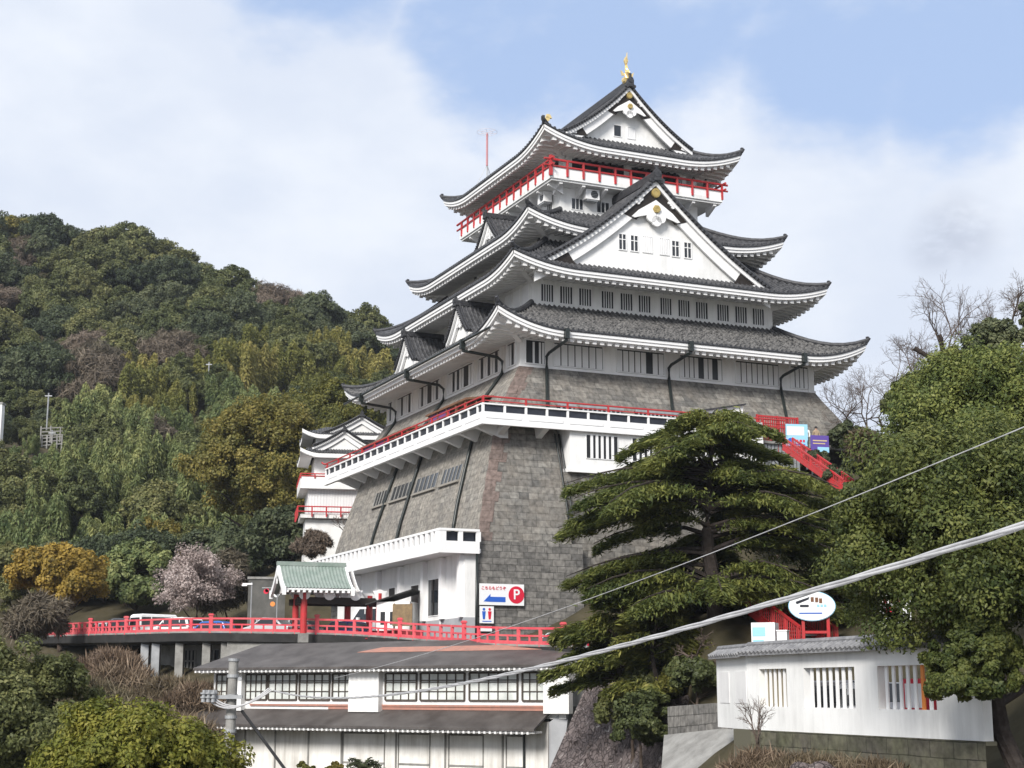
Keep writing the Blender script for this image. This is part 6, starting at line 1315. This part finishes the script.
crown_at('evergreen_shrub', 'lower leafy green shrub spilling down the rubble bank', 640, 722, 76.5, 34, 30, 'lf_mid', 144, zmin=-.95, cat='shrub', nl=12, ns=12, nleaf=16000, size=.10, r0=.1, trunk=.5)
crown_at('evergreen_shrub', 'yellow green shrub above the short block wall left of the slatted wall', 696, 682, 75.5, 28, 28, 'lf_mid', 45, zmin=-.9, cat='shrub', nl=10, ns=10, nleaf=10000, size=.12, r0=.1, trunk=.5)
crown_at('evergreen_shrub', 'dark shrub in the shade right of the cedar behind the oval sign', 835, 590, 82, 26, 40, 'lf_dark', 46, cat='shrub', nl=10, ns=10, nleaf=9000, size=.17, r0=.1)
crown_at('evergreen_shrub', 'shaded undergrowth behind the lower red staircase', 720, 612, 88, 60, 28, 'lf_dark', 47, cat='shrub', nl=12, ns=10, nleaf=10000, size=.18, r0=.1)
crown_at('evergreen_shrub', 'feathery light green thicket beside the upper red stairs', 775, 495, 96, 42, 34, 'lf_cedar', 48, cat='shrub', nl=12, ns=10, nleaf=14000, size=.2, r0=.12, aspect=1.7)
crown_at('evergreen_shrub', 'dark shrub on the rocky ground right of the violet entrance board', 850, 440, 118, 22, 18, 'lf_dark', 49, cat='shrub', nl=8, ns=9, nleaf=4000, size=.22, r0=.1)
crown_at('dry_grass_clump', 'tawny dry grass clump on the bank above the upper red stairs', 866, 448, 100, 16, 17, 'lf_dry', 50, cat='grass clump', nl=8, ns=8, nleaf=3500, size=.24, r0=.05, aspect=3)
# ---- bare trees: recursive twigs
def bare(label, loc, h, seed, r0=.16, lean=(0, 0), depth=5, spread=.55, m='twig', nm='bare_tree', cat='tree', group=None, trunk_m='bark'):
    rg = np.random.default_rng(seed); b = MB(); tb_ = MB()
    def grow(p, d, l, r_, k):
        e = p + d * l; mid = (p + e) / 2 + rg.normal(0, .05 * l, 3); (tb_ if k >= depth - 1 else b).tube([tuple(p), tuple(mid), tuple(e)], [r_, r_ * .85, r_ * .68], 6 if k > 2 else 4, cap=k == depth)
        if k == 0: return
        for j in range(3 if k > 1 else 4):
            nd = d + rg.normal(0, spread, 3) + np.array([0, 0, .12]); nd /= np.linalg.norm(nd); grow(e if j < 2 else mid, nd, l * rg.uniform(.6, .85), r_ * .62, k - 1)
    t = thing(nm, label, cat, loc, 0, group); d = np.array([lean[0], lean[1], 1.0]); grow(np.array([0, 0, -.5]), d / np.linalg.norm(d), h * .3, r0, depth)
    b.build('branches', m, t); tb_.build('trunk', trunk_m, t); return t
def bare_at(label, u, v, Y, hpx, seed, **kw): x, y, z = put(u, v, Y); return bare(label, (x, y, z), hpx * Y / F, seed, **kw)
bt = bare_at('bare tree with a sawn off limb against the sky at the upper right', 948, 404, 84, 150, 61, r0=.10, depth=6, spread=.50)
q = MB(); q.tube([(.05, 0, 2.2), (-1.0, 0, 2.7), (-1.7, 0, 3.15)], [.12, .13, .14], 10); q.tube([(0, 0, 2.4), (-.25, 0, 3.9)], [.15, .12], 9); q.build('sawn_limb', 'bark_dark', bt)
for i, (u, v, hp, ln, lab) in enumerate(((872, 438, 95, (-.3, 0), 'leafless grey tree just right of the keep, leaning towards it'), (905, 420, 88, (-.1, 0), 'leafless grey tree left of the bare tree with the sawn limb'), (845, 432, 62, (.1, 0), 'small leafless tree behind the stone corner of the keep'), (890, 432, 70, (-.5, 0), 'bushy leafless tree between the two grey trees right of the keep'), (928, 405, 92, (-.35, 0), 'fine twigged leafless tree directly left of the sawn limb'), (980, 372, 80, (.2, 0), 'leafless tree right of the sawn limb above the evergreen thicket'), (1012, 330, 70, (.1, 0), 'thin leafless tree at the extreme right edge against the sky'))):
    bare_at(lab, u, v, 118 if i < 4 else 90, hp * 1.15, 70 + i, r0=.085, lean=ln, depth=6, spread=.55)
bare_at('leafless bush growing in front of the left window of the slatted wall', 757, 752, 55, 75, 81, r0=.05, depth=5, spread=.38, nm='bare_bush', cat='bush')
bare_at('leafless twiggy bush beside the foot of the small turret', 345, 540, 148, 42, 82, r0=.08, depth=5, spread=.6, nm='bare_bush', cat='bush')
bare_at('pale leafless branches under the low spreading conifer by the railing end', 628, 645, 81, 52, 83, r0=.07, depth=5, spread=.7, nm='bare_bush', cat='bush', lean=(-.6, 0))
bare_at('crooked grey leafless branches left of the slatted wall coping', 705, 662, 76, 60, 84, r0=.1, depth=5, spread=.7, nm='bare_bush', cat='bush', lean=(-.5, 0))
# ---- dry weeds under the deck and round the bush
for i, (u, v, Y, ru, rv, lab) in enumerate(((120, 675, 108, 30, 26, 'brown dry bramble heap left of the deck pillars'), (170, 685, 106, 28, 20, 'brown dry bramble heap under the deck pillars'), (200, 690, 104, 24, 18, 'brown dry weeds left of the hall roof'), (95, 690, 100, 30, 34, 'brown dry bramble heap beside the dark rounded evergreen'), (150, 715, 92, 40, 22, 'brown dry weeds above the bushy olive tree top'), (215, 700, 106, 14, 26, 'dry olive weeds against the left end of the hall'), (108, 655, 118, 26, 20, 'pale dry shrub against the shaded retaining wall'))):
    weeds('dry_bramble', lab, 'bramble', u, v + 9, Y, ru * 1.25, rv * .72, 9000, 90 + i, .55)
for i, (u, v, ru, rv, lab) in enumerate(((760, 758, 26, 16, 'reddish dry weeds round the stem of the leafless bush'), (815, 762, 34, 14, 'straw coloured weeds along the middle of the block footing'), (880, 768, 34, 14, 'straw coloured weeds along the right end of the block footing'), (790, 778, 40, 16, 'brown withered plants at the bottom edge below the slatted wall'))):
    weeds('dry_weed', lab, 'weeds', u, v + 4, 52 - i, ru * 1.3, rv * .8, 3200, 110 + i, .26)
def stones(label, u, v, Y, n, seed, s):
    rg = np.random.default_rng(seed)
    for k in range(n):
        x, y, z = put(u + rg.uniform(-28, 28), v + rg.uniform(-6, 10), Y); b = MB(); r_ = s * rg.uniform(.6, 1.3); G = []
        for i in range(7):
            th_ = math.pi * i / 6; G.append([(x + math.sin(th_) * math.cos(a) * r_ * (1 + .18 * math.sin(3 * a + k)), y + math.sin(th_) * math.sin(a) * r_, z + math.cos(th_) * r_ * .7 * (1 + .12 * math.cos(2 * a + k))) for a in np.linspace(0, 2 * math.pi, 10)])
        b.grid(G); tag(b.build('boulder', 'rock'), label, 'boulder', 'boulders below the slatted wall')
stones('rough purplish brown boulder among the dry weeds at the foot of the slatted wall', 812, 775, 47, 9, 5, .36)
# sago palm in front of the hall
x, y, z = put(363, 775, 76); pt_ = thing('sago_palm', 'small dark sago palm at the bottom edge in front of the white hall', 'palm', (x, y, z)); rg = np.random.default_rng(8); P, Nn, Dr = [], [], []
for k in range(22):
    a = k * 2.4; l = rg.uniform(.9, 1.35); el = rg.uniform(.2, 1.2)
    for s in np.linspace(.1, 1, 26):
        r_ = l * s; P.append([math.cos(a) * r_ * math.cos(el), math.sin(a) * r_ * math.cos(el), .3 + r_ * math.sin(el) - .45 * s * s * l]); Nn.append([0, 0, 1]); Dr.append([-math.sin(a) * (1 if int(s * 100) % 2 else -1), math.cos(a), .1])
P = np.array(P); add('fronds', leaf_mesh('fronds', 'lf_dark', P, np.array(Nn, float), np.full(len(P), .10), 2.4, rg, .3, np.array(Dr)), pt_)
q = MB(); q.tube([(0, 0, -1.2), (0, 0, .3)], [.2, .16], 9); q.build('stem', 'bark_dark', pt_)
for i, (u, v) in enumerate(((305, 770), (335, 772))): crown_at('evergreen_shrub', ('small yellowish weed clump right of the stay wire', 'low yellowish weed clump left of the sago palm')[i], u, v, 74, 9, 10, 'lf_yellow', 130 + i, cat='shrub', nl=6, ns=6, nleaf=1500, size=.10, r0=.03, trunk=.3)

# ================================================================== HILLSIDE WOOD: individual trees on the slope
def proto(m, rad, seed, nl, ns, nleaf, size, aspect=1.0, bark='bark', **kw):
    rg = np.random.default_rng(seed); P, Nn = crown_pts(rg, rad, nl, ns, nleaf, **kw); P[:, 2] += rad[2] * .8
    return leaf_mesh('crown', m, P, Nn, size * rg.uniform(.6, 1.35, nleaf), aspect, rg), limb_mesh('trunk', bark, rg, (0, 0, -3), (0, 0, rad[2] * 1.2), .3, 5, 1, rad[0] * .6)
def bamboo_proto(m, seed, n=15, H=9.5, nleaf=12000):
    rg = np.random.default_rng(seed); P, Nn, Dr = [], [], []; b = MB()
    for k in range(n):
        x, y = rg.normal(0, 1.7, 2); h = H * rg.uniform(.75, 1.1); lx, ly = rg.normal(0, .9, 2); c = nleaf // n; s = rg.beta(2.2, 1.5, c); w = (.95 * np.sin(np.pi * np.clip(s, 0, 1)) ** .7 + .15) * rg.uniform(.8, 1.3)
        a = rg.uniform(0, 2 * math.pi, c); r_ = w * np.sqrt(rg.uniform(0.1, 1, c)); P.append(np.stack([x + lx * s ** 2.2 + r_ * np.cos(a), y + ly * s ** 2.2 + r_ * np.sin(a), h * (.15 + .85 * s) - .35 * r_], 1)); Nn.append(np.stack([np.cos(a) * .8, np.sin(a) * .8, .6 + 0 * a], 1)); Dr.append(np.stack([np.cos(a), np.sin(a), -.8 + 0 * a], 1))
        b.tube([(x, y, -2), (x, y, h * .5), (x + lx, y + ly, h)], [.07, .06, .02], 5)
    P, Nn, Dr = map(np.concatenate, (P, Nn, Dr)); tr = b.build('stems', 'twig'); tm = tr.data; bpy.data.objects.remove(tr)
    return leaf_mesh('crown', m, P, Nn, .19 * rg.uniform(.6, 1.3, len(P)), 1.7, rg, .6, Dr), tm
KINDS = {}
for i in range(4): KINDS.setdefault('dark', []).append(proto('lf_dark', (5.2, 5.2, 4.4), 200 + i, 16, 26, 26000, .17, lobe=.40, sub=.25))
for i in range(3): KINDS.setdefault('mid', []).append(proto('lf_mid', (4.8, 4.8, 4.2), 210 + i, 15, 26, 25000, .17, lobe=.40, sub=.25))
for i in range(2): KINDS.setdefault('yel', []).append(proto('lf_yellow', (4.2, 4.2, 4.2), 220 + i, 16, 24, 22000, .17, lobe=.36, sub=.26))
for i in range(3): KINDS.setdefault('brown', []).append(proto('lf_brown', (5, 5, 4), 230 + i, 22, 16, 16000, .15, 4.5, lobe=.36, sub=.4))
for i in range(3): KINDS.setdefault('bam', []).append(bamboo_proto('lf_bamboo', 240 + i))
for i in range(2): KINDS.setdefault('bamy', []).append(bamboo_proto('lf_bamboo_y', 250 + i))
LAB = {'dark': ('broadleaf_tree', 'dark green domed evergreen in the hillside wood left of the keep', 'dark evergreens of the hillside'), 'mid': ('broadleaf_tree', 'olive green rounded tree in the hillside wood left of the keep', 'olive green trees of the hillside'), 'yel': ('broadleaf_tree', 'yellow tinged leafy tree in the hillside wood left of the keep', 'yellowish trees of the hillside'),
       'brown': ('bare_tree', 'leafless grey brown tree in the hillside wood left of the keep', 'leafless trees of the hillside'), 'bam': ('bamboo_clump', 'feathery green bamboo clump on the middle of the left hillside', 'green bamboo clumps of the hillside'), 'bamy': ('bamboo_clump', 'golden yellow bamboo clump on the upper left hillside', 'yellow bamboo clumps of the hillside')}
PROTO = {}
rgh = np.random.default_rng(77); random.seed(77); cand = []
def project(x, y, z): fw = CP * y + SP * z; return 512 + F * x / fw, 384 - F * (-SP * y + CP * z) / fw
yv = 158.0
while yv < 345:
    step = 5.2 + (yv - 158) * .018; x = -.36 * yv
    while x < 8 + (yv - 158) * .05:
        cand.append((x + rgh.normal(0, 1.3), yv + rgh.normal(0, 1.3))); x += step
    yv += step * 1.15
nh = 0
for (x, y) in cand:
    z = gz(x, y); u, v = project(x, y, z + 5)
    if u < -45 or u > 470: continue
    if v > 655: continue
    if (u > 395 and v > 300): continue
    if x > -25 and y < 172: continue
    if math.hypot(x + 31, y - 176) < 5 or math.hypot(x + 24, y - 192) < 4 or (-8 > x > -27 and 142 < y < 166): continue
    r_ = rgh.uniform()
    # what grows where on the slope
    bz = math.hypot((x + 48) / 22, (y - 205) / 45)
    yz = min(math.hypot((x + 38) / 16, (y - 268) / 16), math.hypot((x + 58) / 9, (y - 245) / 12))
    bn = min(math.hypot((x + 66) / 14, (y - 262) / 16), math.hypot((x + 50) / 16, (y - 318) / 20), math.hypot((x + 92) / 12, (y - 300) / 14))
    if yz < 1 and r_ < .62: k = 'bamy'
    elif bz < 1 and r_ < .66: k = 'bam'
    elif bn < 1 and r_ < .30: k = 'brown'
    elif r_ < .54: k = 'dark'
    elif r_ < .88: k = 'mid'
    elif r_ < .965: k = 'yel' if r_ < .90 else 'mid'
    else: k = 'brown'
    sc = rgh.uniform(.72, 1.25) * (.85 + .5 * (y - 158) / 180) * (.8 if 'bam' in k else 1)
    if yv and u < 90 and 200 < y < 236: sc *= .5
    i = int(rgh.integers(len(KINDS[k]))); key = (k, i); rz = rgh.uniform(0, 6.28); scl = (sc * rgh.uniform(.9, 1.1), sc * rgh.uniform(.9, 1.1), sc * rgh.uniform(.85, 1.15))
    if key not in PROTO:
        nm, lab, grp = LAB[k]; t = thing(nm, lab, 'tree' if 'tree' in nm else 'bamboo', (x, y, z - .6), rz, grp); t.scale = scl; add('crown', KINDS[k][i][0], t); add('trunk' if 'tree' in nm else 'stems', KINDS[k][i][1], t); PROTO[key] = t
    else: dup(PROTO[key], (x, y, z - .6), rz, scl)
    nh += 1
print('hillside trees', nh)
# ================================================================== AIR
def haze(density=.00014):
    m = bpy.data.materials.new('haze'); m.use_nodes = True; N = m.node_tree.nodes; L = m.node_tree.links; N.clear()
    out = N.new('ShaderNodeOutputMaterial'); v = N.new('ShaderNodeVolumePrincipled'); v.inputs['Color'].default_value = (.80, .86, .95, 1); v.inputs['Density'].default_value = density; v.inputs['Anisotropy'].default_value = .2
    L.new(v.outputs[0], out.inputs['Volume']); b = MB(); zmin = float(ZZ.min()) - 1.0
    b.box(-4005, 4005, -2005, 5005, zmin, 125); o = b.build('haze', m); o['kind'] = 'stuff'; o['label'] = 'thin pale haze in the air in front of the wooded hillside'
haze()
